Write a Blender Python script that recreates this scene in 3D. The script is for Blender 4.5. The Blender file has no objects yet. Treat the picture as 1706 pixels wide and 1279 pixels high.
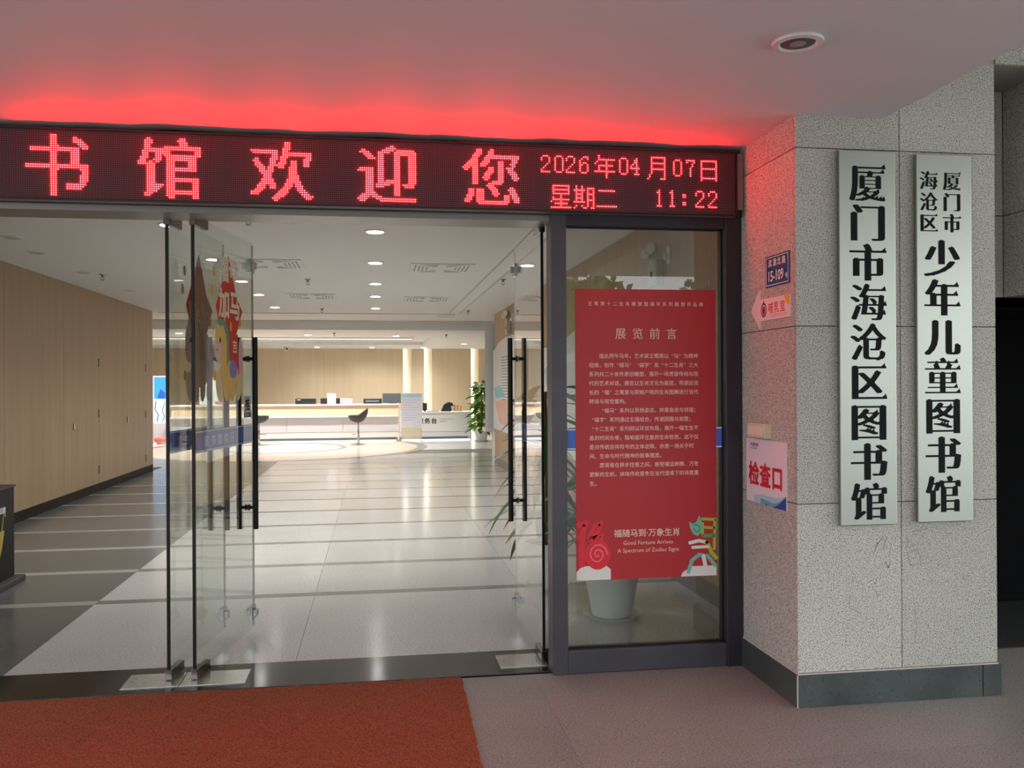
import bpy, bmesh, math, random
import numpy as np
from mathutils import Matrix, Vector
R = math.radians
random.seed(7)
SC = bpy.context.scene
COL = SC.collection

# ------------------------------------------------------------------ camera, world, exposure
W, H = 1706, 1279
F_PX, YAW, PITCH, ROLL, D = 1488.3, 0.15116, 0.00119, -0.00533, 4.5668
cd = bpy.data.cameras.new('camera'); cam = bpy.data.objects.new('camera', cd); COL.objects.link(cam)
cd.sensor_fit = 'HORIZONTAL'; cd.sensor_width = 36.0; cd.lens = 36.0 * F_PX / W
cd.clip_start = 0.05; cd.clip_end = 300
Fw = Vector((math.sin(YAW)*math.cos(PITCH), math.cos(YAW)*math.cos(PITCH), math.sin(PITCH)))
Rt = Vector((math.cos(YAW), -math.sin(YAW), 0)); Up = Rt.cross(Fw)
R2 = Rt*math.cos(ROLL) + Up*math.sin(ROLL); U2 = -Rt*math.sin(ROLL) + Up*math.cos(ROLL)
M = Matrix((R2, U2, -Fw)).transposed().to_4x4(); M.translation = Vector((0, -D, 1.5))
cam.matrix_world = M
SC.camera = cam
vs = SC.view_settings
SC.display_settings.display_device = 'sRGB'
vs.view_transform = 'Standard'; vs.look = 'None'; vs.gamma = 1.0; vs.use_curve_mapping = False
vs.exposure = 0.0
world = bpy.data.worlds.new('world'); SC.world = world; world.use_nodes = True
wn = world.node_tree.nodes; wl = world.node_tree.links
bg = wn['Background']; bg.inputs[1].default_value = 4.3
tc = wn.new('ShaderNodeTexCoord'); sp = wn.new('ShaderNodeSeparateXYZ'); cr = wn.new('ShaderNodeValToRGB')
wl.new(tc.outputs['Generated'], sp.inputs[0]); wl.new(sp.outputs[2], cr.inputs[0]); wl.new(cr.outputs[0], bg.inputs[0])
cr.color_ramp.elements[0].position = 0.0; cr.color_ramp.elements[0].color = (0.80, 0.82, 0.82, 1)
cr.color_ramp.elements[1].position = 0.6; cr.color_ramp.elements[1].color = (0.72, 0.78, 0.84, 1)
try:
    SC.cycles.max_bounces = 10; SC.cycles.transparent_max_bounces = 24; SC.cycles.diffuse_bounces = 5
    SC.cycles.caustics_reflective = False; SC.cycles.caustics_refractive = False
    SC.cycles.sample_clamp_indirect = 6.0
    SC.cycles.use_denoising = True
except Exception:
    pass

# ------------------------------------------------------------------ materials
def lin(c):
    if isinstance(c, str):
        c = tuple(int(c[i:i+2], 16)/255 for i in (0, 2, 4))
    return tuple(((x/12.92) if x <= .04045 else ((x+.055)/1.055)**2.4) for x in c) + (1,)
MC = {}
def pm(name, col, rough=.5, metal=0, spec=.5, emit=None, es=0, coat=0, noise=None, bump=None):
    """noise=(scale, colour2, lo, hi[, stretch]) mixes a second colour; bump=(scale, strength)"""
    if name in MC: return MC[name]
    m = bpy.data.materials.new(name); m.use_nodes = True; nt = m.node_tree; b = nt.nodes['Principled BSDF']
    b.inputs['Base Color'].default_value = lin(col); b.inputs['Roughness'].default_value = rough
    b.inputs['Metallic'].default_value = metal; b.inputs['Specular IOR Level'].default_value = spec
    b.inputs['Coat Weight'].default_value = coat
    if emit:
        b.inputs['Emission Color'].default_value = lin(emit) if isinstance(emit, str) else emit
        b.inputs['Emission Strength'].default_value = es
    t = nt.nodes.new('ShaderNodeTexCoord'); mp = nt.nodes.new('ShaderNodeMapping'); nt.links.new(t.outputs['Object'], mp.inputs[0])
    if noise:
        n = nt.nodes.new('ShaderNodeTexNoise'); n.inputs['Scale'].default_value = noise[0]; n.inputs['Detail'].default_value = 3
        n.inputs['Roughness'].default_value = .65
        if len(noise) > 4: mp.inputs['Scale'].default_value = noise[4]
        nt.links.new(mp.outputs[0], n.inputs['Vector'])
        r = nt.nodes.new('ShaderNodeValToRGB'); e = r.color_ramp.elements
        e[0].position = noise[2]; e[0].color = lin(noise[1]); e[1].position = noise[3]; e[1].color = lin(col)
        nt.links.new(n.outputs['Fac'], r.inputs[0]); nt.links.new(r.outputs[0], b.inputs['Base Color'])
    if bump:
        n2 = nt.nodes.new('ShaderNodeTexNoise'); n2.inputs['Scale'].default_value = bump[0]; n2.inputs['Detail'].default_value = 4
        nt.links.new(t.outputs['Object'], n2.inputs['Vector'])
        bp = nt.nodes.new('ShaderNodeBump'); bp.inputs['Strength'].default_value = bump[1]; bp.inputs['Distance'].default_value = .004
        nt.links.new(n2.outputs['Fac'], bp.inputs['Height']); nt.links.new(bp.outputs[0], b.inputs['Normal'])
    MC[name] = m; return m

def granite(name, base, dark, light, scale, rough, d0=.40, l0=.60, dirt=None, spec=.4, bump=0.0):
    m = bpy.data.materials.new(name); m.use_nodes = True; nt = m.node_tree; b = nt.nodes['Principled BSDF']
    t = nt.nodes.new('ShaderNodeTexCoord')
    n = nt.nodes.new('ShaderNodeTexNoise'); n.inputs['Scale'].default_value = scale; n.inputs['Detail'].default_value = 2; n.inputs['Roughness'].default_value = .7
    nt.links.new(t.outputs['Object'], n.inputs['Vector'])
    r = nt.nodes.new('ShaderNodeValToRGB'); e = r.color_ramp.elements
    e[0].position = d0-.04; e[0].color = lin(dark); e[1].position = l0+.05; e[1].color = lin(light)
    a = e.new(d0+.03); a.color = lin(base); c = e.new(l0-.02); c.color = lin(base)
    nt.links.new(n.outputs['Fac'], r.inputs[0]); last = r.outputs[0]
    # per slab tone
    oi = nt.nodes.new('ShaderNodeObjectInfo'); mr = nt.nodes.new('ShaderNodeMapRange')
    mr.inputs[3].default_value = .93; mr.inputs[4].default_value = 1.05
    nt.links.new(oi.outputs['Random'], mr.inputs[0])
    mx = nt.nodes.new('ShaderNodeMix'); mx.data_type = 'RGBA'; mx.blend_type = 'MULTIPLY'; mx.inputs[0].default_value = 1
    nt.links.new(last, mx.inputs[6]); nt.links.new(mr.outputs[0], mx.inputs[7]); last = mx.outputs[2]
    if dirt:
        n3 = nt.nodes.new('ShaderNodeTexNoise'); n3.inputs['Scale'].default_value = dirt[0]; n3.inputs['Detail'].default_value = 5
        nt.links.new(t.outputs['Object'], n3.inputs['Vector'])
        r3 = nt.nodes.new('ShaderNodeValToRGB'); e3 = r3.color_ramp.elements
        e3[0].position = .3; e3[0].color = (dirt[1],)*3+(1,); e3[1].position = .62; e3[1].color = (1, 1, 1, 1)
        nt.links.new(n3.outputs['Fac'], r3.inputs[0])
        m3 = nt.nodes.new('ShaderNodeMix'); m3.data_type = 'RGBA'; m3.blend_type = 'MULTIPLY'; m3.inputs[0].default_value = 1
        nt.links.new(last, m3.inputs[6]); nt.links.new(r3.outputs[0], m3.inputs[7]); last = m3.outputs[2]
    nt.links.new(last, b.inputs['Base Color'])
    b.inputs['Roughness'].default_value = rough; b.inputs['Specular IOR Level'].default_value = spec
    if bump:
        bp = nt.nodes.new('ShaderNodeBump'); bp.inputs['Strength'].default_value = bump; bp.inputs['Distance'].default_value = .002
        nt.links.new(n.outputs['Fac'], bp.inputs['Height']); nt.links.new(bp.outputs[0], b.inputs['Normal'])
    return m

def glassmat(name, tint, refl=1.7, ior=1.5):
    m = bpy.data.materials.new(name); m.use_nodes = True; nt = m.node_tree
    for n in list(nt.nodes):
        if n.type != 'OUTPUT_MATERIAL': nt.nodes.remove(n)
    out = [n for n in nt.nodes if n.type == 'OUTPUT_MATERIAL'][0]
    tr = nt.nodes.new('ShaderNodeBsdfTransparent'); tr.inputs[0].default_value = tint
    gl = nt.nodes.new('ShaderNodeBsdfGlossy'); gl.inputs['Roughness'].default_value = 0.0; gl.inputs[0].default_value = (1, 1, 1, 1)
    fr = nt.nodes.new('ShaderNodeFresnel'); fr.inputs[0].default_value = ior
    ge = nt.nodes.new('ShaderNodeNewGeometry')
    inv = nt.nodes.new('ShaderNodeMath'); inv.operation = 'SUBTRACT'; inv.inputs[0].default_value = 1
    nt.links.new(ge.outputs['Backfacing'], inv.inputs[1])
    mu = nt.nodes.new('ShaderNodeMath'); mu.operation = 'MULTIPLY'; nt.links.new(fr.outputs[0], mu.inputs[0]); nt.links.new(inv.outputs[0], mu.inputs[1])
    m2 = nt.nodes.new('ShaderNodeMath'); m2.operation = 'MULTIPLY'; m2.use_clamp = True; nt.links.new(mu.outputs[0], m2.inputs[0]); m2.inputs[1].default_value = refl
    mx = nt.nodes.new('ShaderNodeMixShader'); nt.links.new(m2.outputs[0], mx.inputs[0]); nt.links.new(tr.outputs[0], mx.inputs[1]); nt.links.new(gl.outputs[0], mx.inputs[2])
    nt.links.new(mx.outputs[0], out.inputs[0]); return m

def woodmat(name, col, col2, axis, scale=1.0, reed=0.028, depth=.35):
    """veneer with fine vertical reeds running along z; axis = horizontal axis index"""
    m = bpy.data.materials.new(name); m.use_nodes = True; nt = m.node_tree; b = nt.nodes['Principled BSDF']
    t = nt.nodes.new('ShaderNodeTexCoord'); mp = nt.nodes.new('ShaderNodeMapping'); nt.links.new(t.outputs['Object'], mp.inputs[0])
    mp.inputs['Scale'].default_value = (9, 9, .35)
    n = nt.nodes.new('ShaderNodeTexNoise'); n.inputs['Scale'].default_value = scale; n.inputs['Detail'].default_value = 4
    nt.links.new(mp.outputs[0], n.inputs['Vector'])
    r = nt.nodes.new('ShaderNodeValToRGB'); e = r.color_ramp.elements
    e[0].position = .3; e[0].color = lin(col2); e[1].position = .7; e[1].color = lin(col)
    nt.links.new(n.outputs['Fac'], r.inputs[0])
    nt.links.new(r.outputs[0], b.inputs['Base Color']); b.inputs['Roughness'].default_value = .5
    s = nt.nodes.new('ShaderNodeSeparateXYZ'); nt.links.new(t.outputs['Object'], s.inputs[0])
    k = nt.nodes.new('ShaderNodeMath'); k.operation = 'MULTIPLY'; k.inputs[1].default_value = 2*math.pi/reed; nt.links.new(s.outputs[axis], k.inputs[0])
    si = nt.nodes.new('ShaderNodeMath'); si.operation = 'SINE'; nt.links.new(k.outputs[0], si.inputs[0])
    bp = nt.nodes.new('ShaderNodeBump'); bp.inputs['Strength'].default_value = depth; bp.inputs['Distance'].default_value = .003
    nt.links.new(si.outputs[0], bp.inputs['Height']); nt.links.new(bp.outputs[0], b.inputs['Normal'])
    return m

white_paint = pm('white_paint', 'd8d6d0', .6)
ceil_mat = pm('ceiling_paint', 'e4e2dd', .75)
portico_mat = pm('portico_ceiling_paint', 'd2cfd2', .7)
gran_p = granite('pillar_granite', 'b0aea6', '4a4844', 'd0cec6', 190, .55, .42, .56, (1.3, .86), .3, .3)
gran_f = granite('portico_floor_granite', '928c87', '57514f', 'b4aeaa', 110, .45, .40, .62, (1.1, .8), .35)
gran_l = granite('light_floor_granite', 'c6c6c4', '8e8e8c', 'e0e0dd', 85, .14, .38, .62, (1.5, .93), .6)
gran_d = granite('dark_floor_granite', '686969', '4e4f4f', '7c7d7d', 85, .20, .38, .62, (1.2, .85), .5)
gran_s = granite('stripe_stone', '7e7e7a', '6d6d6a', '8b8b88', 220, .14, .38, .62, None, .5)
gran_t = granite('pale_stripe_stone', 'a5a49f', '92918c', 'b4b3ae', 220, .16, .38, .62, None, .5)
lob_l = granite('lobby_pale_stone', 'd2d3d0', 'c6c7c4', 'dadbd8', 150, .12, .38, .62, None, .55)
lob_p = granite('lobby_peach_stone', 'dbc4ae', 'cdb6a0', 'e4cfba', 150, .15, .38, .62, None, .5)
plinth = granite('plinth_stone', '454b4a', '323636', '565c5b', 60, .35, .36, .66, (4, .6), .4)
mortar = pm('mortar', '6f6a62', .9)
sill_m = granite('black_sill_stone', '1d1b1a', '121110', '2b2928', 300, .12, .4, .62, None, .5)
wood_l = woodmat('left_wall_veneer', 'a58e72', '9b8468', 1, 1.0, .028, .18)
wood_r = woodmat('right_wall_veneer', 'bfa27c', 'b39572', 1)
wood_b = woodmat('lobby_veneer', 'e0cbab', 'dac4a2', 0, .8, .05, .15)
base_dark = pm('dark_skirting', '161413', .6, spec=.2)
frame_m = pm('grey_anodised_frame', '49484f', .38, .35, noise=(6, '424147', .3, .7))
frame_d = pm('dark_anodised_frame', '2c2830', .4, .3)
black_m = pm('black_metal', '0b0a0b', .45, 0, .25)
steel = pm('brushed_steel', '9b9b98', .2, 1, noise=(40, 'adada8', .3, .7, (1, 12, 1)))
plate_m = pm('brushed_sign_plate', 'a6aaa3', .36, 1.0, noise=(30, '9fa39c', .3, .7, (1, 1, 30)))
ink = pm('black_ink', '100f14', .7, spec=.15)
white_m = pm('white_plastic', 'e6e6e3', .4)
pane_m = glassmat('clear_glass', (.90, .935, .915, 1))
win_m = glassmat('window_glass', (.80, .82, .79, 1), 1.9)
blue_m = pm('blue_film', '4068c4', .35)
blue_d = pm('dark_blue_print', '1d2f63', .35)
red_m = pm('red_print', 'c2202c', .5)

# ------------------------------------------------------------------ mesh helpers
class MB:
    def __init__(s): s.v = []; s.f = []
    def quad(s, a, b, c, d):
        i = len(s.v); s.v += [tuple(a), tuple(b), tuple(c), tuple(d)]; s.f.append((i, i+1, i+2, i+3)); return s
    def poly(s, pts):
        i = len(s.v); s.v += [tuple(p) for p in pts]; s.f.append(tuple(range(i, i+len(pts)))); return s
    def box(s, x0, x1, y0, y1, z0, z1):
        i = len(s.v)
        s.v += [(x0,y0,z0),(x1,y0,z0),(x1,y1,z0),(x0,y1,z0),(x0,y0,z1),(x1,y0,z1),(x1,y1,z1),(x0,y1,z1)]
        s.f += [tuple(i+k for k in q) for q in ((0,3,2,1),(4,5,6,7),(0,1,5,4),(1,2,6,5),(2,3,7,6),(3,0,4,7))]; return s
    def obox(s, fr, a0, a1, b0, b1, c0, c1):
        i = len(s.v)
        s.v += [tuple(fr(a, b, c)) for (a, b, c) in ((a0,b0,c0),(a1,b0,c0),(a1,b1,c0),(a0,b1,c0),(a0,b0,c1),(a1,b0,c1),(a1,b1,c1),(a0,b1,c1))]
        s.f += [tuple(i+k for k in q) for q in ((0,3,2,1),(4,5,6,7),(0,1,5,4),(1,2,6,5),(2,3,7,6),(3,0,4,7))]; return s
    def prism(s, pts, fr, c0, c1):
        """pts 2-D outline in frame fr, extruded from c0 to c1 (c1 is the visible side)"""
        n = len(pts); i = len(s.v)
        s.v += [tuple(fr(a, b, c0)) for a, b in pts] + [tuple(fr(a, b, c1)) for a, b in pts]
        s.f.append(tuple(i+n+k for k in range(n))); s.f.append(tuple(i+n-1-k for k in range(n)))
        s.f += [(i+k, i+(k+1) % n, i+n+(k+1) % n, i+n+k) for k in range(n)]; return s
    def lathe(s, prof, c=(0, 0, 0), n=24, axis='z', cap=True):
        i = len(s.v)
        for r, h in prof:
            for k in range(n):
                a = 2*math.pi*k/n; x, y = r*math.cos(a), r*math.sin(a)
                p = (x, y, h) if axis == 'z' else ((h, x, y) if axis == 'x' else (y, h, x))
                s.v.append((p[0]+c[0], p[1]+c[1], p[2]+c[2]))
        for j in range(len(prof)-1):
            for k in range(n):
                a, b = i+j*n+k, i+j*n+(k+1) % n
                s.f.append((a, b, b+n, a+n))
        if cap:
            s.f.append(tuple(i+n-1-k for k in range(n))); m = i+(len(prof)-1)*n; s.f.append(tuple(m+k for k in range(n)))
        return s
    def tube(s, pts, r, n=8, cap=True):
        pts = [Vector(p) for p in pts]; i = len(s.v); ref = None
        for j, p in enumerate(pts):
            d = (pts[min(j+1, len(pts)-1)] - pts[max(j-1, 0)]).normalized()
            if ref is None: ref = Vector((0, 0, 1)) if abs(d.z) < .9 else Vector((1, 0, 0))
            a = d.cross(ref).normalized(); b = a.cross(d).normalized(); ref = b
            rr = r[j] if isinstance(r, (list, tuple)) else r
            for k in range(n):
                t = 2*math.pi*k/n; s.v.append(tuple(p + a*rr*math.cos(t) + b*rr*math.sin(t)))
        for j in range(len(pts)-1):
            for k in range(n):
                a, b = i+j*n+k, i+j*n+(k+1) % n; s.f.append((a, b, b+n, a+n))
        if cap:
            s.f.append(tuple(i+n-1-k for k in range(n))); m = i+(len(pts)-1)*n; s.f.append(tuple(m+k for k in range(n)))
        return s

def wm(o):
    return (wm(o.parent) @ o.matrix_parent_inverse if o.parent else Matrix()) @ o.matrix_basis
def add(name, mb, mat, parent=None, smooth=False, bevel=0, loc=None, fix=True):
    """one mesh object; vertices are in world space (or, when loc is given for a top-level one, shifted so its origin is there)"""
    if isinstance(mb, MB):
        me = bpy.data.meshes.new(name); v = mb.v
        if loc is not None and parent is None: v = [(a-loc[0], b-loc[1], c-loc[2]) for a, b, c in v]
        me.from_pydata(v, [], mb.f)
        if fix and len(mb.f) < 6000:
            bm = bmesh.new(); bm.from_mesh(me); bmesh.ops.recalc_face_normals(bm, faces=bm.faces); bm.to_mesh(me); bm.free()
    else: me = mb
    if not me.materials: me.materials.append(mat)
    if smooth:
        me.polygons.foreach_set('use_smooth', [True]*len(me.polygons))
    o = bpy.data.objects.new(name, me); COL.objects.link(o)
    if smooth:
        try: me.set_sharp_from_angle(angle=R(40))
        except Exception: pass
    if bevel:
        b = o.modifiers.new('bevel', 'BEVEL'); b.width = bevel; b.segments = 2; b.limit_method = 'ANGLE'
    if parent is not None:
        o.parent = parent; o.matrix_parent_inverse = wm(parent).inverted()
    elif loc is not None: o.location = loc
    return o
def empty(name, loc=(0, 0, 0), rz=0):
    o = bpy.data.objects.new(name, None); COL.objects.link(o); o.location = loc; o.rotation_euler = (0, 0, rz); o.empty_display_size = .05
    return o
def tag(o, label=None, cat=None, group=None, kind=None):
    if label: o['label'] = label
    if cat: o['category'] = cat
    if group: o['group'] = group
    if kind: o['kind'] = kind
    return o
def struct(o, label=None): 
    o['kind'] = 'structure'
    if label: o['label'] = label
    return o
def dup(o, loc=None, rz=None, parent=None):
    c = o.copy(); COL.objects.link(c)
    if parent is not None: c.parent = parent
    if loc is not None: c.location = loc
    if rz is not None: c.rotation_euler = (0, 0, rz)
    for ch in [x for x in bpy.data.objects if x.parent == o and x is not c]: dup(ch, parent=c)
    return c
def frame(o, r, u):
    o, r, u = Vector(o), Vector(r).normalized(), Vector(u).normalized(); n = r.cross(u)
    return lambda a, b, c=0: o + r*a + u*b + n*c

# ------------------------------------------------------------------ lettering
TC = {}
def text_mesh(body, weight=0.0, res=2):
    k = (body, weight, res)
    if k in TC: return TC[k]
    c = bpy.data.curves.new('t', 'FONT'); c.body = body; c.size = 1; c.offset = weight; c.resolution_u = res
    o = bpy.data.objects.new('t', c); COL.objects.link(o)
    dg = bpy.context.evaluated_depsgraph_get(); m = bpy.data.meshes.new_from_object(o.evaluated_get(dg))
    m.calc_loop_triangles()
    v = [tuple(x.co[:2]) for x in m.vertices]; f = [tuple(t.vertices) for t in m.loop_triangles]
    bpy.data.objects.remove(o); bpy.data.curves.remove(c); bpy.data.meshes.remove(m)
    TC[k] = (v, f); return TC[k]
CT = {}
def contours(ch, res=4):
    if ch in CT: return CT[ch]
    c = bpy.data.curves.new('t', 'FONT'); c.body = ch; c.size = 1
    o = bpy.data.objects.new('t', c); COL.objects.link(o)
    dg = bpy.context.evaluated_depsgraph_get(); cu = o.evaluated_get(dg).to_curve(dg)
    loops = []
    for sp_ in cu.splines:
        bp = sp_.bezier_points; pts = []
        for i in range(len(bp)):
            p, q = bp[i], bp[(i+1) % len(bp)]
            P0, P1, P2, P3 = p.co, p.handle_right, q.handle_left, q.co
            for t in [j/res for j in range(res)]:
                u = 1-t; v = P0*(u**3)+P1*(3*u*u*t)+P2*(3*u*t*t)+P3*(t**3); pts.append((v.x, v.y))
        if len(pts) > 2: loops.append(pts)
    bpy.data.objects.remove(o); bpy.data.curves.remove(c)
    CT[ch] = loops; return loops
def raster(ch, N, weight=0.0, ss=1):
    """winding-number fill of a glyph's contours on an N x N grid over its em square"""
    n = N*ss; W_ = np.zeros((n, n), int); xs = np.arange(n)+.5
    for L in contours(ch):
        P = [(a*n, (0.88-b)*n) for a, b in L]
        for (x0, y0), (x1, y1) in zip(P, P[1:]+P[:1]):
            if y0 == y1: continue
            d = 1 if y1 > y0 else -1; lo, hi = min(y0, y1), max(y0, y1)
            for j in range(max(0, math.ceil(lo-.5)), min(n, math.ceil(hi-.5))):
                x = x0+(x1-x0)*((j+.5)-y0)/(y1-y0); W_[j, xs > x] += d
    img = W_ != 0
    if ss > 1: return img.reshape(N, ss, N, ss).mean((1, 3))
    return img
def disc(a, k):
    o = a.copy()
    for dx in range(-k, k+1):
        for dy in range(-k, k+1):
            if dx*dx+dy*dy <= k*k+1: o |= sh2(a, dx, dy)
    return o
def sh2(a, dx, dy):
    o = np.zeros_like(a); h, w = a.shape
    o[max(dy, 0):h+min(dy, 0), max(dx, 0):w+min(dx, 0)] = a[max(-dy, 0):h+min(-dy, 0), max(-dx, 0):w+min(-dx, 0)]; return o
def text_w(ch, weight):
    if not ch.strip(): return .3
    v, f = text_mesh(ch+ch, weight); w, g = text_mesh(ch, weight)
    return max(p[0] for p in v)-max(p[0] for p in w)
def put_text(name, body, size, fr, x, y, mat, parent, off=.0006, weight=0.0, wx=1.0, align='L', mb=None, space=1.0):
    """lettering lying off in front of the frame's plane; x, y = left (or centre) of the baseline"""
    if mb is None and size >= .045 and len(body) <= 14:
        adv = [0]
        for ch in body: adv.append(adv[-1]+((text_w(ch, weight) if ord(ch) < 128 else 1.0)*space))
        x0 = x-((adv[-1]-(space-1))*size*wx/2 if align == 'C' else 0)
        for ch, a in zip(body, adv):
            if ch.strip():
                m_ = MB()
                if ord(ch) > 0x3000:
                    N_ = 96; g_ = disc(raster(ch, N_), int(round(weight*N_*.9)))
                    put_mask(g_, size, fr, x0+a*size*wx, y-.12*size, m_, off, wx)
                else: put_text(name, ch, size, fr, x0+a*size*wx, y, mat, parent, off, weight, wx, 'L', m_)
                add('character' if name == 'lettering' else name, m_, mat, parent, fix=False)
        return
    own = mb is None
    if own: mb = MB()
    if space != 1.0:
        adv = 0; items = []
        for ch in body:
            w = .5 if ord(ch) < 128 else 1.0
            items.append((ch, adv)); adv += w*space
        tot = (adv - (space-1))*size*wx; x0 = x - (tot/2 if align == 'C' else 0)
        for ch, a in items:
            if ch.strip(): put_text(name, ch, size, fr, x0+(a+(.55 if ch == '“' else 0))*size*wx, y, mat, parent, off, weight, wx, 'L', mb)
    else:
        v, f = text_mesh(body, weight)
        if v:
            xs = [p[0] for p in v]; sh = -(min(xs)+max(xs))/2 if align == 'C' else 0
            i = len(mb.v)
            mb.v += [tuple(fr(x+(a+sh)*size*wx, y+b*size, off)) for a, b in v]
            mb.f += [tuple(i+k for k in t) for t in f]
    if own: return add(name, mb, mat, parent, fix=False)

def sh(a, dx, dy):
    o = np.zeros_like(a); h, w = a.shape
    o[max(dy, 0):h+min(dy, 0), max(dx, 0):w+min(dx, 0)] = a[max(-dy, 0):h+min(-dy, 0), max(-dx, 0):w+min(-dx, 0)]; return o
def dil(a, l, r, axis):
    o = a.copy()
    for k in range(-l, r+1): o |= sh(a, k, 0) if axis == 'x' else sh(a, 0, k)
    return o
def ero(a, l, r, axis): return ~dil(~a, r, l, axis)
SG = {}
def song_glyph(ch, N=150):
    """heavy Song-style glyph: thick uprights, thin level strokes, a wedge at the free right end of each level stroke"""
    if ch in SG: return SG[ch]
    g = raster(ch, N)
    e = ero(g, 1, 2, 'y')
    lev = dil(ero(e, int(N*.08), int(N*.08), 'x'), int(N*.08), int(N*.08), 'x')          # long level strokes
    thick = dil(ero(e, int(N*.05), int(N*.05), 'y'), int(N*.05), int(N*.05), 'y')
    hw = 8 if ch in '门市区书少年儿图' else 6
    out = dil(e, hw, hw, 'x')
    only = lev & ~dil(thick, 5, 5, 'x')
    right = only & ~sh(dil(e, 0, 0, 'x'), -1, 0)
    ys, xs = np.nonzero(right); seen = []
    for y, x in zip(ys, xs):
        if any(abs(x-a) < 10 and abs(y-b) < 8 for a, b in seen): continue
        if g[max(0, y-10):y-7, max(0, x-8):x+1].any() and g[min(N-1, y-9), min(N-1, x)]: continue
        seen.append((x, y))
        for k in range(16):
            hgt = int(15-k*.9) if k > 3 else 4*k+1
            x2 = x+5-k
            if 0 <= x2 < N: out[max(0, y-hgt):y+4, x2] = True
    left = dil(e, 0, 0, 'x') & thick & ~sh(e, 0, 1)                                        # slanted caps on uprights
    ys, xs = np.nonzero(left)
    for y, x in zip(ys, xs):
        if y > 2: out[y-3:y, max(0, x-2):x+3] |= True
    SG[ch] = out; return out
def put_song(ch, size, fr, x, y, mb, off): put_mask(song_glyph(ch), size, fr, x, y, mb, off)
def put_mask(g, size, fr, x, y, mb, off, wx=1.0):
    """filled cells of a mask, merged into rectangles; x, y = lower left of the em square"""
    N = g.shape[0]; s = size/N; runs = {}
    def rq(k, j0, j1):
        a0, a1 = x+k[0]*s*wx, x+k[1]*s*wx; b1, b0 = y+size-j0*s, y+size-j1*s
        mb.quad(fr(a0, b0, off), fr(a1, b0, off), fr(a1, b1, off), fr(a0, b1, off))
    for j in range(N+1):
        cur = {}
        if j < N:
            d = np.diff(np.concatenate([[0], g[j].astype(int), [0]]))
            for a, b in zip(np.nonzero(d == 1)[0], np.nonzero(d == -1)[0]): cur[(a, b)] = runs.get((a, b), j)
        for k, j0 in runs.items():
            if k not in cur: rq(k, j0, j)
        runs = cur

# ================================================================== SETTING: portico
def wavy_ceiling():
    mb = MB(); nx, ny = 150, 24; x0, x1, y0, y1 = -6.0, 2.37, -5.3, 0.02
    for j in range(ny+1):
        t = j/ny; y = y1-(y1-y0)*t**2.2
        for i in range(nx+1):
            x = x0+(x1-x0)*i/nx
            w = math.exp(-(y1-y)/.35)
            z = 2.748 + w*(.004*math.sin(x*6.1+1)+.003*math.sin(x*13.7+2)+.002*math.sin(x*23))
            mb.v.append((x, y, z))
    for j in range(ny):
        for i in range(nx):
            a = j*(nx+1)+i; mb.f.append((a, a+1, a+nx+2, a+nx+1))
    # body of the slab above
    k = len(mb.v)
    mb.box(x0, x1, y0, y1, 2.80, 2.95)
    return mb
pc = struct(add('ceiling_portico', wavy_ceiling(), portico_mat, smooth=True), 'white plastered portico ceiling glowing red above the screen')
fas = MB(); fas.box(-6, 2.37, -5.32, -5.30, 2.72, 3.6).box(2.37, 2.39, -5.3, -.68, 2.76, 3.155).box(-6, -5.98, -5.3, 0, 2.72, 3.6)
struct(add('trim_1', fas, portico_mat))
struct(add('ceiling_canopy', MB().box(2.39, 7, -8.7, .6, 3.16, 3.3), ceil_mat), 'high canopy ceiling beside the pillar')
pf = struct(add('floor_portico', MB().box(-9, 9, -9, .03, -.12, -.012), mortar), 'brownish grey granite floor outside the entrance')
# slabs of the portico floor, thin joints
xs = [-6.4+1.2*i for i in range(13)]; ys = [-8.4+1.2*i for i in range(8)]
for i in range(len(xs)-1):
    for j in range(len(ys)-1):
        y1 = min(ys[j+1], .02)
        if y1 <= ys[j]: continue
        add('floor_slab', MB().box(xs[i]+.0004, xs[i+1]-.0004, ys[j]+.0004, y1-.0004, -.02, 0), gran_f, pf)
struct(add('ground_outside', MB().box(-60, 60, -80, -9, -.3, -.12), pm('pavement', '9a9894', .8, noise=(2, '8d8b87', .3, .7))), 'pale paving beyond the portico')

# ------------------------------------------------------------------ pillar
PX0, PX1, PY = 1.930, 2.948, -.668
pil = struct(add('pillar', MB().box(PX0+.016, PX1-.016, PY+.016, .30, 0, 3.155), mortar), 'square granite clad entrance pillar carrying two steel name plates')
zs = [.155, .940, 1.767, 2.596, 3.155]
for a, b in zip(zs[:-1], zs[1:]):
    g = .0022
    for x0, x1 in ((PX0, 2.452), (2.452, PX1)):
        add('granite_slab', MB().box(x0+(g if x0 > 2 else 0), x1-(g if x1 < 2.9 else 0), PY, PY+.02, a+g, b-g), gran_p, pil)
    if a < 2.7: add('granite_slab', MB().box(PX0, PX0+.02, PY+.023, -.03, a+g, b-g), gran_p, pil)
    add('granite_slab', MB().box(PX1-.02, PX1, PY+.023, .30, a+g, b-g), gran_p, pil)
for x0, x1 in ((PX0-.012, 2.86), (2.864, PX1+.012)):
    add('plinth_slab', MB().box(x0, x1, PY-.014, PY+.01, 0, .15), plinth, pil, bevel=.002)
add('plinth_slab', MB().box(PX0-.012, PX0+.01, PY+.0105, -.03, 0, .15), plinth, pil, bevel=.002)
add('plinth_slab', MB().box(PX1-.01, PX1+.012, PY+.0105, .3, 0, .15), plinth, pil, bevel=.002)
tag(add('plinth_caulk', MB().box(PX0-.006, PX0+.002, PY-.006, -.03, .150, .157).box(PX0-.006, 2.95, PY-.008, PY+.002, .150, .155).box(PX0-.013, PX0-.009, PY-.016, PY-.011, 0, .15), pm('white_caulk', 'b8b0ac', .7), pil), 'white caulk line')
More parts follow.
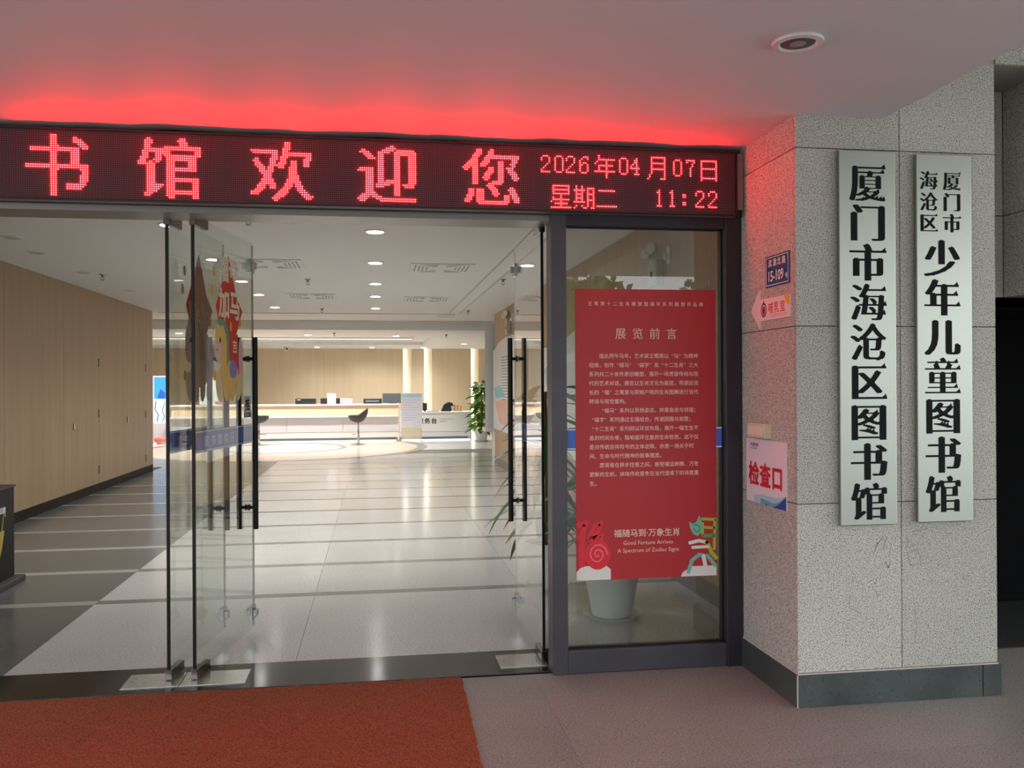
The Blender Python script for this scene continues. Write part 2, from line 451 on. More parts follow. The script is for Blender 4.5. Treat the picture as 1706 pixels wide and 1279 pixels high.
# old marks on the pillar front: shallow grime film with shapes of its own
stain = pm('grime', '8c857c', .8)
frP = frame((0, PY, 0), (1, 0, 0), (0, 0, 1))
mb = MB()
def px2(x, y):  # plane point on the pillar front from a photo reading (used once, for placing)
    d = Fw + R2*((x-W/2)/F_PX) + U2*((H/2-y)/F_PX); t = (PY+D)/d.y; return (t*d.x, 1.5+t*d.z)
def stroke(mb, fr, pts, w, c0, c1):
    for (a, b) in zip(pts[:-1], pts[1:]):
        d = Vector((b[0]-a[0], b[1]-a[1])); 
        if d.length < 1e-6: continue
        n = Vector((-d.y, d.x)).normalized()*w/2; e = d.normalized()*w*.35
        mb.prism([(a[0]-e.x+n.x, a[1]-e.y+n.y), (a[0]-e.x-n.x, a[1]-e.y-n.y), (b[0]+e.x-n.x, b[1]+e.y-n.y), (b[0]+e.x+n.x, b[1]+e.y+n.y)], fr, c0, c1)
for pts, w in (([(1471, 895), (1462, 905), (1455, 922)], .007), ([(1478, 893), (1471, 915)], .005), ([(1474, 935), (1480, 945), (1484, 934)], .006), ([(1485, 905), (1482, 925)], .004),
               ([(1512, 893), (1512, 912), (1530, 905)], .004), ([(1512, 920), (1530, 915), (1534, 938), (1516, 942), (1512, 920)], .004), ([(1520, 885), (1545, 880)], .005),
               ([(1415, 990), (1415, 1012), (1430, 1019)], .004), ([(1524, 1010), (1527, 1040), (1524, 1072)], .004), ([(1460, 985), (1463, 995)], .005)):
    stroke(mb, frP, [px2(*p) for p in pts], w, -.001, .0004)
tag(add('grime_mark', mb, stain, pil), 'faint old grime marks')

# niche to the right of the pillar
g2 = gran_p
niche = struct(add('wall_niche', MB().box(PX1, 3.30, -.28, .28, 1.95, 3.155).box(3.295, 7, -.66, .28, 1.95, 3.155), mortar), 'granite clad wall above the dark passage')
for z0, z1 in ((1.95, 2.375), (2.38, 3.03)):
    add('granite_slab', MB().box(PX1+.001, 3.272, -.30, -.28, z0, z1), g2, niche)
    add('granite_slab', MB().box(3.275, 3.295, -.66, -.302, z0, z1), g2, niche)
add('granite_slab', MB().box(3.275, 5.5, -.68, -.66, 1.95, 3.155), g2, niche)
beam = pm('grey_soffit_paint', '8a8784', .8)
add('soffit_board', MB().box(PX1+.001, 3.6, -.66, -.30, 3.03, 3.05), beam, niche)
add('granite_slab', MB().box(PX1+.001, 3.274, -.68, -.66, 3.03, 3.155), g2, niche)
dark = pm('passage_shade_paint', '08080a', .9, spec=.1)  # near-black colour carries the shade of the unlit passage
pas = struct(add('wall_passage', MB().box(PX1, 7, 1.0, 1.05, 0, 2.3).box(PX1+.0, 7, -.28, 1.05, 1.95, 2.0).box(6.95, 7, -.66, 1.0, 0, 1.95), dark), 'passage walls right of the pillar, coloured as shade, with an added end wall')  # box at the far right: unseen wall added to block light
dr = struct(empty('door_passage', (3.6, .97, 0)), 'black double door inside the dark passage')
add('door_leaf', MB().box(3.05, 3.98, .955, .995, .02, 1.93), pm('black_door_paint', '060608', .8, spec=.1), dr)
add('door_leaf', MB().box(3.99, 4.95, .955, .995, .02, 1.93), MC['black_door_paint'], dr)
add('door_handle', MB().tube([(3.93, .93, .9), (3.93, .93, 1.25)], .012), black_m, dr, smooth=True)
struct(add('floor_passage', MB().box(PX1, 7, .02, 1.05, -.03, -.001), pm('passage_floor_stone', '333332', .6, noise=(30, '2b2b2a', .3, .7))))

# ================================================================== SETTING: interior shell
IC = 2.858
fl = struct(add('floor', MB().box(-9, 5.2, .02, 25, -.12, -.008), mortar), 'polished granite hall floor with dark and pale bands')
# black sill
add('threshold_stone', MB().box(-4.2, .90, .02, .425, -.02, .004), sill_m, fl, bevel=.002)
add('threshold_stone', MB().box(.902, 1.93, .10, .425, -.02, .004), sill_m, fl, bevel=.002)
y = .43; k = 0; J = .0012
bands = [.43] + [2.02-.055+1.1*i for i in range(14)]
XL = -1.93
for i in range(len(bands)-1):
    a = bands[i] if i == 0 else bands[i]+.11
    b = bands[i+1]
    if a > 14.2: break
    for x0, x1, m in ((-3.95 if a < 12.1 else -9, XL, gran_d),):
        add('floor_slab', MB().box(x0, x1-J, a+J, b-J, -.02, 0), gran_d if i < 11 else gran_d, fl)
    for x0, x1 in ((XL, -.44), (-.44, 1.06), (1.06, 2.30 if a < 12.4 else 5.2)):
        add('floor_slab', MB().box(x0+J, x1-J, a+J, b-J, -.02, 0), gran_l, fl)
    if i+1 < len(bands)-0:
        add('floor_stripe', MB().box(-3.95 if b < 12.1 else -9, XL-J, b, b+.11, -.02, .0003), gran_t, fl)
        add('floor_stripe', MB().box(XL+J, 2.30 if b < 12.4 else 5.2, b, b+.11, -.02, .0003), gran_s, fl)
yend = bands[-1]+.11
# lobby floor with round inlay
def ring(rx0, ry0, rx1, ry1, c, z, n=72):
    mb = MB()
    for k in range(n):
        a, b = 2*math.pi*k/n, 2*math.pi*(k+1)/n
        o = [(c[0]+rx1*math.cos(t), c[1]+ry1*math.sin(t), z) for t in (a, b)]
        if rx0 > 0:
            q = [(c[0]+rx0*math.cos(t), c[1]+ry0*math.sin(t), z) for t in (b, a)]
            mb.poly(o+q)
        else: mb.poly(o+[(c[0], c[1], z)])
    return mb
add('floor_slab', MB().box(-9, 5.2, yend+J, 25, -.02, 0), lob_l, fl)
CC = (-2.2, 17.7)
add('floor_inlay', ring(3.2, 3.75, 3.45, 4.0, CC, .0016), gran_s, fl)
add('floor_inlay', ring(1.5, 1.8, 3.2, 3.75, CC, .0016), lob_p, fl)
add('floor_inlay', ring(1.35, 1.62, 1.5, 1.8, CC, .0016), gran_s, fl)
add('floor_inlay', ring(0, 0, 1.35, 1.62, CC, .0016), lob_l, fl)
# ceilings
c1 = struct(add('ceiling', MB().box(-4.05, 5.2, .1, 14.3, IC, IC+.12).box(-9, -4.05, 12.2, 14.3, IC, IC+.12), ceil_mat), 'flat white hall ceiling with two rows of downlights')
tray_c, tx0, tx1, ty0, ty1 = 2.665, -7.6, 1.35, 17.3, 21.2
mb = MB().box(-9, 5.2, 14.3, ty0, tray_c, IC+.12).box(-9, 5.2, ty1, 25, tray_c, IC+.12).box(-9, tx0, ty0, ty1, tray_c, IC+.12).box(tx1, 5.2, ty0, ty1, tray_c, IC+.12)
c2 = struct(add('ceiling_lobby', mb, pm('lobby_ceiling_paint', 'e8e7e3', .75)), 'white lobby ceiling with a stepped tray')
add('tray_step', MB().box(tx0, tx1, ty0, ty0+.35, tray_c+.09, tray_c+.13).box(tx0, tx1, ty1-.35, ty1, tray_c+.09, tray_c+.13).box(tx1-.35, tx1, ty0+.35, ty1-.35, tray_c+.09, tray_c+.13).box(tx0, tx0+.35, ty0+.35, ty1-.35, tray_c+.09, tray_c+.13), MC['lobby_ceiling_paint'], c2)
add('tray_panel', MB().box(tx0, tx1, ty0, ty1, tray_c+.26, tray_c+.30), MC['lobby_ceiling_paint'], c2)
cove = pm('cove_fill_light', 'ffffff', .5, emit=(1, .93, .82, 1), es=1.2)  # glow added in the tray as lobby fill, not an existing lamp
add('cove_fill_strip', MB().box(tx0+.1, tx1-.1, ty1-.3, ty1-.25, tray_c+.14, tray_c+.16).box(tx0+.1, tx1-.1, ty0+.25, ty0+.3, tray_c+.14, tray_c+.16).box(tx1-.3, tx1-.25, ty0+.3, ty1-.3, tray_c+.14, tray_c+.16), cove, c2)
# ceiling shutter slot along the hall
add('ceiling_track', MB().box(1.36, 1.38, 2.6, 12.4, IC-.012, IC).box(1.56, 1.58, 2.6, 12.4, IC-.012, IC).box(-3.9, 1.36, 12.4, 12.43, IC-.012, IC), pm('track_paint', 'cdcac4', .6), c1)
add('ceiling_hatch', MB().box(1.2, 1.52, 12.45, 13.2, IC-.012, IC), MC['track_paint'], c1)
# beams / header over the doors
hd = struct(add('header_entrance', MB().box(-4.1, 2.26, .0, .30, 2.40, 2.96).box(-5.5, 1.94, -.0, .05, 2.40, 2.80), pm('header_paint', 'a9a49c', .6)), 'header wall above the entrance doors')
# left wall: boards and hinged cabinet doors
wl_ = struct(add('wall_left', MB().box(-4.15, -3.965, .0, 12.2, 0, IC+.1), mortar), 'wood veneered left wall of flush cupboard doors')
jy = [.05, 1.4, 2.8, 4.2, 5.75, 7.6, 9.07, 10.58, 11.72, 12.2]
for a, b in zip(jy[:-1], jy[1:]):
    add('wall_panel', MB().box(-3.965, -3.95, a+.003, b-.003, .12, IC), wood_l, wl_)
add('wall_panel', MB().box(-4.15, -3.95, 12.2, 12.215, .12, IC), wood_b, wl_)
bs = struct(add('baseboard_left', MB().box(-4.15, -3.952, .05, 12.215, 0, .12), base_dark))
hinge = pm('hinge_metal', '4a4038', .4, .6)
for y, zz in ((9.07, (1.85, 1.12, .32)), (11.72, (1.83, 1.03, .27))):
    for z in zz: add('hinge', MB().box(-3.952, -3.944, y-.035, y+.005, z-.06, z+.06), hinge, wl_)
for y, z in ((7.98, .98), (10.55, .98)): add('cupboard_lock', MB().box(-3.951, -3.935, y-.03, y+.01, z-.045, z+.045), steel, wl_, bevel=.003)
# right wall
wr = struct(add('wall_right', MB().box(2.28, 2.5, .30, 12.5, 0, IC+.1), mortar), 'wood veneered right wall behind the side window')
jy = [.05, 1.25, 2.45, 3.65, 4.85, 6.05, 7.3, 8.6, 9.9, 11.2, 12.5]
for a, b in zip(jy[:-1], jy[1:]):
    add('wall_panel', MB().box(2.263, 2.28, a+.002, b-.002, .14, IC), wood_r, wr)
add('wall_panel', MB().box(2.263, 2.5, 12.5, 12.515, .14, .66), wood_b, wr)
struct(add('baseboard_right', MB().box(2.255, 2.5, .05, 12.52, 0, .14), pm('grey_skirting', '6a6864', .4)))
# white wave board on the right wall
frR = frame((2.262, 0, 0), (0, 1, 0), (0, 0, 1))   # a = y, b = z, c>0 = +x
top = [(5.3, 2.12), (5.6, 2.08), (6.0, 2.03), (6.6, 1.98), (7.3, 2.0), (8.2, 2.12), (9.2, 2.26), (10.0, 2.33), (10.9, 2.33), (11.7, 2.28), (12.2, 2.18), (12.5, 2.16)]
bot = [(12.5, .67), (9, .67), (7, .72), (6, .70), (5.3, .62)]
wv = tag(empty('wave_board', (2.25, 9, .67)), 'white wave-edged display board on the right wall', 'board')
add('board', MB().prism(top+bot, frR, -.03, 0.0), white_m, wv)
add('print_patch', MB().prism([(5.9, 1.3), (6.8, 1.2), (7.2, 1.7), (6.3, 1.9)], frR, -.034, -.03), pm('pale_blue_print', '9fc8dc', .5), wv)
add('print_patch', MB().prism([(9.2, .8), (11.6, .8), (12.2, 1.2), (10.6, 1.25)], frR, -.034, -.03), pm('peach_print', 'e8b9a2', .5), wv)
add('print_patch', MB().prism([(10.9, 1.3), (12.1, 1.25), (12.3, 1.45), (11.5, 1.5)], frR, -.034, -.03), pm('teal_print', '8fcad0', .5), wv)
mb = MB()
for i in range(16): mb.prism([(10.5+.0, 2.0-.05*i), (11.3, 2.0-.05*i), (11.3, 1.985-.05*i), (10.5, 1.985-.05*i)], frR, -.033, -.03)
add('fine_print', mb, pm('grey_print', '9c9c9e', .6), wv)
cf = struct(add('column_white', MB().lathe([(.2, .67), (.2, tray_c)], (2.31, 12.78, 0), 32), pm('column_paint', 'bfc3c4', .55), smooth=True), 'smooth white round column end of the right wall')
add('column_ledge', MB().box(2.08, 2.6, 12.53, 13.05, .60, .67), white_m, cf)
add('column_foot', MB().box(2.27, 2.5, 12.53, 13.0, 0, .60), white_m, cf)
# lobby walls
wb = struct(add('wall_back', MB().box(-9, 5.2, 24, 24.1, 0, 2.75), pm('niche_paint', 'f0e6cc', .6)), 'wood clad lobby back wall with vertical light slots')
for a, b in ((-9, -6.6), (-6.6, -4.1), (-4.1, -1.6), (-1.6, .86), (1.12, 1.52), (1.76, 3.02), (3.24, 5.1)):
    add('wall_panel', MB().box(a+.003, b-.003, 23.9, 24, 0, tray_c), wood_b, wb)
glow = pm('slot_light', 'ffffff', .5, emit=(1, .97, .90, 1), es=3.0)
for x in (.90, 1.56, 3.05): add('light_slot', MB().box(x-.025, x+.035, 23.93, 23.98, 0.0, tray_c), glow, wb)
struct(add('wall_lobby_left', MB().box(-9.1, -9, 12, 24.1, 0, 3), wood_r)); struct(add('wall_lobby_right', MB().box(5.2, 5.3, 12, 24.1, 0, 3), wood_r))
struct(add('wall_hall_end', MB().box(-9, -4.15, 12.1, 12.2, 0, 3).box(2.5, 5.2, 12.4, 12.5, 0, 3), white_paint))
struct(add('wall_light_stop', MB().box(-5.5, -2.95, -.0, .2, 0, 2.8), gran_p));  # unseen wall, added to stop light left of the doors

# ================================================================== ENTRANCE FRAME AND GLASS
fr_ = struct(empty('trim_entrance_frame', (.94, 0, 0)), 'grey aluminium entrance frame')
add('mullion', MB().box(.897, .977, -.04, .09, 0, 2.40), frame_m, fr_, bevel=.003)
add('mullion', MB().box(-2.95, -2.87, -.04, .09, 0, 2.40), frame_m, fr_, bevel=.003)
add('transom', MB().box(-2.95, 1.965, -.05, .10, 2.385, 2.43), frame_d, fr_, bevel=.002)
add('transom', MB().box(-2.95, .90, -.0, .22, 2.352, 2.385), pm('transom_silver', '8d8984', .35, .6), fr_, bevel=.002)
wi = struct(empty('window_1', (1.43, 0, 0)), 'tall glazed side window right of the doors')
add('window_frame', MB().box(.977, 1.845, -.04, .06, 2.325, 2.385), frame_d, wi, bevel=.002)
add('window_frame', MB().box(1.838, 1.925, -.05, .07, .0, 2.385), frame_d, wi, bevel=.003)
add('window_frame', MB().box(.977, 1.838, -.04, .06, .004, .122), frame_m, wi, bevel=.003)
add('window_frame', MB().box(.977, 1.838, .06, .10, .004, .10), frame_d, wi)
add('window_gasket', MB().box(.977, .983, .0, .012, .122, 2.325).box(1.832, 1.838, .0, .012, .122, 2.325).box(.977, 1.838, .0, .012, .122, .128).box(.977, 1.838, .0, .012, 2.319, 2.325), black_m, wi)
add('pane', MB().box(.983, 1.832, .002, .010, .128, 2.319), win_m, wi)
def band(fr, a0, a1, parent, words, ca, flip=False):
    b = add('safety_band', MB().obox(fr, a0, a1, 1.158, 1.272, -.0006, .0006), blue_m, parent); tag(b, 'blue printed film band across the glass')
    add('band_edge', MB().obox(fr, a0, a1, 1.262, 1.268, .0007, .0010).obox(fr, a0, a1, 1.162, 1.168, .0007, .0010), white_m, b)
    if words: put_text('lettering', words, .062, fr, ca, 1.190, white_m, b, .0012, .012, 1.0, 'L', space=1.55)
    return b
frW = frame((0, .0012, 0), (1, 0, 0), (0, 0, 1))
band(frW, .983, 1.832, wi, None, 0)

# ---------- glass doors
plates = steel
def glass_door(name, A, B, n_side, label, words):
    """leaf hinged at A (floor point), free edge at B; n_side = +1 if the camera sees the left-hand normal"""
    A = Vector((A[0], A[1], 0)); B = Vector((B[0], B[1], 0)); L = (B-A).length
    r = (B-A).normalized()
    if n_side > 0: fr = frame(A, r, (0, 0, 1)); s = 1
    else: fr0 = frame(A, -r, (0, 0, 1)); fr = lambda a, b, c=0: fr0(-a, b, c)
    t = struct(empty(name, A), label)
    add('glass_pane', MB().obox(fr, .006, L-.004, .035, 2.372, -.006, .006), pane_m, t)
    add('edge_seal', MB().obox(fr, -.006, .006, .04, 2.36, -.007, .007), black_m, t)
    add('edge_seal', MB().obox(fr, L-.004, L, .04, 2.36, -.006, .006), pm('clear_seal', '9aa39f', .3), t)
    for z0, z1 in ((.012, .062), (2.325, 2.378)):
        add('patch_fitting', MB().obox(fr, -.008, .17, z0, z1, -.016, .016), pm('dark_chrome', '6a6462', .22, 1), t, bevel=.002)
    for z0, z1 in ((.09, .17), (2.19, 2.27)):
        add('patch_clamp', MB().obox(fr, L-.075, L-.005, z0, z1, -.016, .016), steel, t, bevel=.002)
        add('clamp_knob', MB().obox(fr, L-.065, L-.03, z0+.02, z1-.02, .016, .04).obox(fr, L-.065, L-.03, z0+.02, z1-.02, -.04, -.016), steel, t, bevel=.002)
    add('pivot_pin', MB().tube([fr(.03, 0, 0), fr(.03, .015, 0)], .012).tube([fr(.03, 2.376, 0), fr(.03, 2.40, 0)], .012), steel, t)
    for s in (1, -1):
        h = add('pull_handle', MB().tube([fr(L-.105, .645, s*.05), fr(L-.105, 1.795, s*.05)], .0155, 16), black_m, t, smooth=True)
        for z in (.775, 1.665):
            add('handle_stud', MB().tube([fr(L-.105, z, s*.006), fr(L-.105, z, s*.045)], .010, 12).tube([fr(L-.105, z, s*.006), fr(L-.105, z, s*.013)], .019, 14), black_m, h, smooth=True)
    if n_side > 0: band(fr, .012, L-.008, t, words, .14)
    else:
        frb = frame(fr(L, 0, 0), -r, (0, 0, 1)); band(frb, .008, L-.012, t, words, .12)
    return t, fr, L
d1, f1, L1 = glass_door('door_1', (-.920, .18), (-.746, 1.08), 1, 'right-hand open glass door left of the gap, with tall black pulls', '图书馆欢迎')
d2, f2, L2 = glass_door('door_2', (-1.048, .19), (-.914, 1.065), 1, 'open glass door leaf standing left of its twin', '图书馆')
d3, f3, L3 = glass_door('door_3', (.890, .18), (.884, 1.09), -1, 'open glass door leaf beside the grey mullion', '图书馆')
# floor spring cover plates
for i, (x0, x1, y0, y1, lb) in enumerate(((-1.26, -.985, .09, .31, 'steel floor spring cover under the leftmost door leaf'), (-.98, -.66, .09, .31, 'steel floor spring cover right of the paired door leaves'), (.645, .895, .11, .33, 'steel floor spring cover at the foot of the right door leaf'))):
    p = tag(add('floor_spring_cover', MB().box(x0, x1, y0, y1, .004, .0085), pm('cover_steel', 'd2d2cc', .22, .85, noise=(60, 'bcbcb6', .3, .7)), bevel=.0015), lb, 'cover plate', 'floor spring covers on the black sill')
    for xx in (x0+.03, x1-.03): add('screw', MB().lathe([(.006, .0085), (.005, .010)], (xx, (y0+y1)/2, 0), 10), steel, p)
# push sticker on door handle side of door_1
fq = frame(f1(0, 0, .008), f1(1, 0, 0)-f1(0, 0, 0), (0, 0, 1))
ps = tag(empty('push_sticker', f1(L1-.13, 1.36, .008)), 'small white and blue push sticker on the glass door', 'sticker')
add('paper', MB().obox(fq, L1-.185, L1-.065, 1.315, 1.445, 0, .0008), white_m, ps); add('blue_foot', MB().obox(fq, L1-.185, L1-.065, 1.315, 1.345, .0008, .0012), blue_d, ps)
put_text('lettering', '推', .085, fq, L1-.168, 1.362, ink, ps, .0014, .02)
put_text('small_print', 'PUSH', .028, fq, L1-.165, 1.320, white_m, ps, .0014, .01)

# ---------- festive pony stickers
def ell(cx, cy, rx, ry, rot=0, n=20):
    c, s = math.cos(rot), math.sin(rot)
    return [(cx+rx*math.cos(t)*c-ry*math.sin(t)*s, cy+rx*math.cos(t)*s+ry*math.sin(t)*c) for t in (2*math.pi*k/n for k in range(n))]
def pony(fr, ox, mats, root, hello):
    redc, body, body2, mane, face, gold, cream, purple = mats
    P = lambda name, pts, m, c: add(name, MB().prism([(ox+a, b) for a, b in pts], fr, 0 if c < .001 else c-.0004, c), m, root)
    P('couplet', [(.22, 2.24), (.34, 2.02), (.44, 1.94), (.34, 1.80), (.31, 1.73), (.22, 1.62), (.13, 1.76), (.02, 1.94), (.12, 2.08)], redc, .0006)
    P('ribbon', [(.22, 1.80), (.36, 1.80), (.38, 1.58), (.34, 1.54), (.26, 1.55), (.22, 1.62)], redc, .0014)
    P('tail', ell(.41, 1.66, .035, .13), face, .0008)
    for x, rot in ((.06, .25), (.17, .05), (.27, -.1), (.38, -.35)): P('leg', ell(x, 1.50, .045, .085, rot), body2 if x < .1 or x > .3 else body, .0018)
    P('body', ell(.22, 1.57, .15, .075), body, .0022)
    P('neck', ell(.16, 1.68, .06, .12, .1), body, .0026)
    P('head', ell(.085, 1.74, .085, .115, .1), body, .0030)
    P('muzzle', ell(.045, 1.70, .05, .065), face, .0034)
    P('mane', [(.10, 1.86), (.16, 1.87), (.21, 1.80), (.215, 1.66), (.18, 1.60), (.18, 1.74), (.15, 1.82)], mane, .0036)
    P('forelock', ell(.08, 1.855, .04, .022), mane, .0038)
    P('ear', [(.12, 1.84), (.145, 1.92), (.165, 1.84)], body, .0032)
    P('saddle', ell(.28, 1.60, .06, .055), purple, .0028)
    P('eye', ell(.075, 1.755, .009, .016), ink, .0040)
    P('nostril', ell(.03, 1.70, .005, .006), ink, .0040)
    for x, y in ((.0, 2.12), (-.03, 2.02), (.0, 1.56), (.40, 1.87), (.25, 1.84)): P('coin', ell(x, y, .018, .028), gold, .0012)
    mb = MB()
    if hello: put_text('', '加马', .17, fr, ox+.06, 1.90, cream, root, .0016, .03, 1, 'L', mb); put_text('', '福运', .15, fr, ox+.07, 2.10, cream, root, .0016, .04, 1, 'L', mb); put_text('', '吉', .08, fr, ox+.27, 1.70, cream, root, .0018, .02, 1, 'L', mb)
    else: put_text('', 'Hello', .15, fr, ox+.06, 1.86, cream, root, .0016, .02, 1, 'L', mb)
    add('lettering', mb, cream, root, fix=False)
st1 = tag(empty('pony_sticker', f1(.5, 1.45, .008)), 'yellow cartoon pony with red couplet sticker on the glass door', 'sticker')
pony(frame(f1(0, 0, .008), f1(1, 0, 0)-f1(0, 0, 0), (0, 0, 1)), .27, [pm('couplet_red', 'd8352c', .5), pm('pony_yellow', 'eac66e', .5), pm('pony_cream', 'e9cfa0', .5), pm('mane_green', '6aa08c', .5), pm('pony_pink', 'e6b9bd', .5), pm('coin_gold', 'e2b531', .5), pm('cream_print', 'f0e6c8', .5), pm('saddle_violet', '8c88c6', .5)], st1, True)
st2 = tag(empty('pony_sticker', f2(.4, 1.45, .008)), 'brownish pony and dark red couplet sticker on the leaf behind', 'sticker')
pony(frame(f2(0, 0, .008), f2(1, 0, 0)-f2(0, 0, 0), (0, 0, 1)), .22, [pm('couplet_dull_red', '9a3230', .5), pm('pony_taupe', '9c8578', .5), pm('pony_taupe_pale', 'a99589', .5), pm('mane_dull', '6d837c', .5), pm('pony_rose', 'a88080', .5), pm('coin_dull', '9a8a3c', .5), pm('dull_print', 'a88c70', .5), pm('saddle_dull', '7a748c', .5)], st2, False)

# ================================================================== LED SIGN
led = tag(empty('led_sign', (-.8, -.1, 2.38)), 'long red dot-matrix screen over the glass entrance', 'screen')
LX1 = 1.884; LX0 = -3.3; ZT, ZB = 2.7196, 2.3816
bezel = pm('bezel_black', '150b0e', .45)
add('housing', MB().box(LX0, LX1, -.088, -.051, ZB, ZT).box(LX1, 1.925, -.08, .0, 2.42, 2.715), pm('housing_grey', '8d7f80', .5), led)
bz = MB().box(LX0, LX1, -.108, -.088, ZT-.009, ZT).box(LX0, LX1, -.108, -.088, ZB, ZB+.009).box(LX1-.010, LX1, -.108, -.088, ZB+.009, ZT-.009).box(LX0, LX0+.01, -.108, -.088, ZB+.009, ZT-.009)
add('bezel', bz, bezel, led)
add('mask_panel', MB().box(LX0+.01, LX1-.01, -.099, -.088, ZB+.009, ZT-.009), pm('led_mask', '3a1822', .6), led)  # mask colour made redder to stand in for glow around lit dots
NC = int((LX1-LX0-.02)/.01)
grid = np.zeros((32, NC), int)      # column 0 = leftmost
X0 = LX1-.010-NC*.01
colx = lambda x: int(round((x-X0)/.01-.5))
parts = []
for ch, cx in zip('书馆欢迎您', (-1.483, -.975, -.452, .0625, .576)):
    g = raster(ch, 31, 0.0, 6) > .48
    g = g | sh(g, 1, 0)
    c0 = colx(cx)-15; cells = [(j+1 if j < 31 else j, c0+i) for j, i in zip(*np.nonzero(g)) if 0 <= j < 31]
    parts.append(cells)
DIG = {'0': ".###. #...# #...# #...# #...# #...# #...# #...# .###.", '2': ".###. #...# #...# ....# ...#. ..#.. .#... #.... #####",
       '6': "..### .#..# #.... #.##. ##..# #...# #...# #...# .###.", '4': "...#. ..##. ..##. .#.#. #..#. ##### ...#. ...#. ..###",
       '7': "##### #...# ...#. ...#. ..#.. ..#.. ..#.. ..#.. ..#..", '1': "..#.. .##.. ..#.. ..#.. ..#.. ..#.. ..#.. ..#.. .###.",
       ':': "..... ..... .##.. .##.. ..... ..... .##.. .##.. .....",
       '年': "..#........ ..#........ ..######### .#....#.... #.....#.... ..########. ..#...#.... ..#...#.... ########### ......#.... ......#.... ......#....",
       '月': "..######## ..#......# ..#......# ..######## ..#......# ..#......# ..######## ..#......# ..#......# .#.......# .#.......# #......###",
       '日': "######### #.......# #.......# #.......# ######### #.......# #.......# #.......# #.......# ######### #.......#",
       '星': ".#########. .#.......#. .#########. .#.......#. .#########. .....#..... .#...#..... .#########. #....#..... ..#######.. .....#..... ###########",
       '期': ".#..#...... .#..#..#### ######.#..# .#..#..#..# .####..#### .#..#..#..# .####..#..# .#..#..#### ######.#..# .......#..# .#..#..#..# #....##..##",
       '二': ".#########. ........... ........... ........... ........... ........... ........... ........... ###########"}
def pxled(x):
    d = Fw + R2*((x-W/2)/F_PX) + U2*((H/2-300)/F_PX); t = (D-.105)/d.y; return colx(t*d.x)
for ch, px, r0 in (('2', 902, 4), ('0', 924, 4), ('2', 945.5, 4), ('6', 968, 4), ('年', 992, 3), ('0', 1034.5, 4), ('4', 1053.5, 4), ('月', 1080, 3), ('0', 1122.5, 4), ('7', 1144, 4), ('日', 1170.5, 4),
                   ('星', 917.5, 19), ('期', 957, 19), ('二', 996, 21), ('1', 1093, 20), ('1', 1114, 20), (':', 1136, 20), ('2', 1161, 20), ('2', 1181.5, 20)):
    c0 = pxled(px); rows = DIG[ch].split()
    parts.append([(r0+j, c0+i) for j, row in enumerate(rows) for i, q in enumerate(row) if q == '#'])
for cells in parts:
    for j, i in cells:
        if 0 <= j < 32 and 0 <= i < NC: grid[j, i] = 1
def dots(cells, r, out, n):
    mb = MB()
    ca = [(math.cos(2*math.pi*k/n), math.sin(2*math.pi*k/n)) for k in range(n)]
    for j, i in cells:
        x = X0+(i+.5)*.01; z = ZT-.009-(j+.5)*.01; b = len(mb.v)
        mb.v += [(x+r*c, -.0988, z+r*s) for c, s in ca] + [(x+r*.62*c, -.0988-out, z+r*.62*s) for c, s in ca]
        mb.f.append(tuple(b+n+n-1-k for k in range(n)) if False else tuple(b+n+k for k in range(n)))
        mb.f += [(b+k, b+(k+1) % n, b+n+(k+1) % n, b+n+k) for k in range(n)]
    return mb
off = [(j, i) for j in range(32) for i in range(NC) if not grid[j, i]]
tag(add('unlit_dots', dots(off, .0026, .0015, 6), pm('unlit_led', '7e5a60', .35), led, fix=False), kind='stuff')
lit = pm('lit_led', '300000', .5, emit=(1.0, .0072, .0085, 1), es=105)
for cells in parts:
    tag(add('lit_character', dots(cells, .0030, .0030, 8), lit, led, fix=False), 'glowing red dot-matrix character', kind='stuff')

# ================================================================== POSTER on the side window
pr = tag(empty('exhibition_poster', (1.415, -.002, .47)), 'tall red exhibition poster of Chinese text on the side window', 'poster')
frO = frame((0, -.0015, 0), (1, 0, 0), (0, 0, 1))
prd = pm('poster_red', 'ab1f29', .45)
add('paper', MB().obox(frO, 1.030, 1.800, .475, 2.002, -.0006, .0004), prd, pr)
cream = pm('poster_ink', 'e3c6b4', .6)
def line(s, size, x, y, w=0, align='L', name='lettering', space=1.0): put_text(name, s, size, frO, x, y, cream, pr, .0008, w, 1, align, space=space)
line('王鹭燕十二生肖雕塑暨福字系列雕塑作品展', .0238, 1.415, 1.916, .005, 'C', space=1.42)
line('展览前言', .062, 1.415, 1.745, .0, 'C', space=1.5)
body = ['　　值此丙午马年，艺术家王鹭燕以“马”为精神', '纽维，创作“福马”“福字”及“十二生肖”三大', '系列共二十余件原创雕塑，展开一场贯穿传统与现', '代的艺术对话。展览以生肖文化为基底，将源远流', '长的“福”之寓意与家喻户晓的生肖图腾进行当代', '转译与视觉重构。',
        '　　“福马”系列以昂扬姿态，奔寓奋进与祥瑞；', '“福字”系列通过五福组合，传递团圆与祝愿；', '“十二生肖”系列则以环状布局，展开一幅生生不', '息的时间长卷，隐喻循环往复的生命哲思。这不仅', '是对传统吉祥符号的立体诠释，亦是一场关乎时', '间、生命与时代精神的叙事摆渡。',
        '　　愿观者在移步换景之间，感受福运奔腾、万象', '更新的生机，体味传统意象在当代语境下的诗意重', '生。']
for i, s in enumerate(body):
    s = s.replace('“', '「').replace('”', '」') if False else s
    n = len(s); v, f = text_mesh(s); wdt = max(p[0] for p in v); full = 21.6
    line(s, .0272, 1.103, 1.640-i*.0478, .004, space=1.0001)
line('福随马到·万象生肖', .044, 1.412, .700, .010, 'C')
line('Good Fortune Arrives', .030, 1.420, .655, 0, 'C')
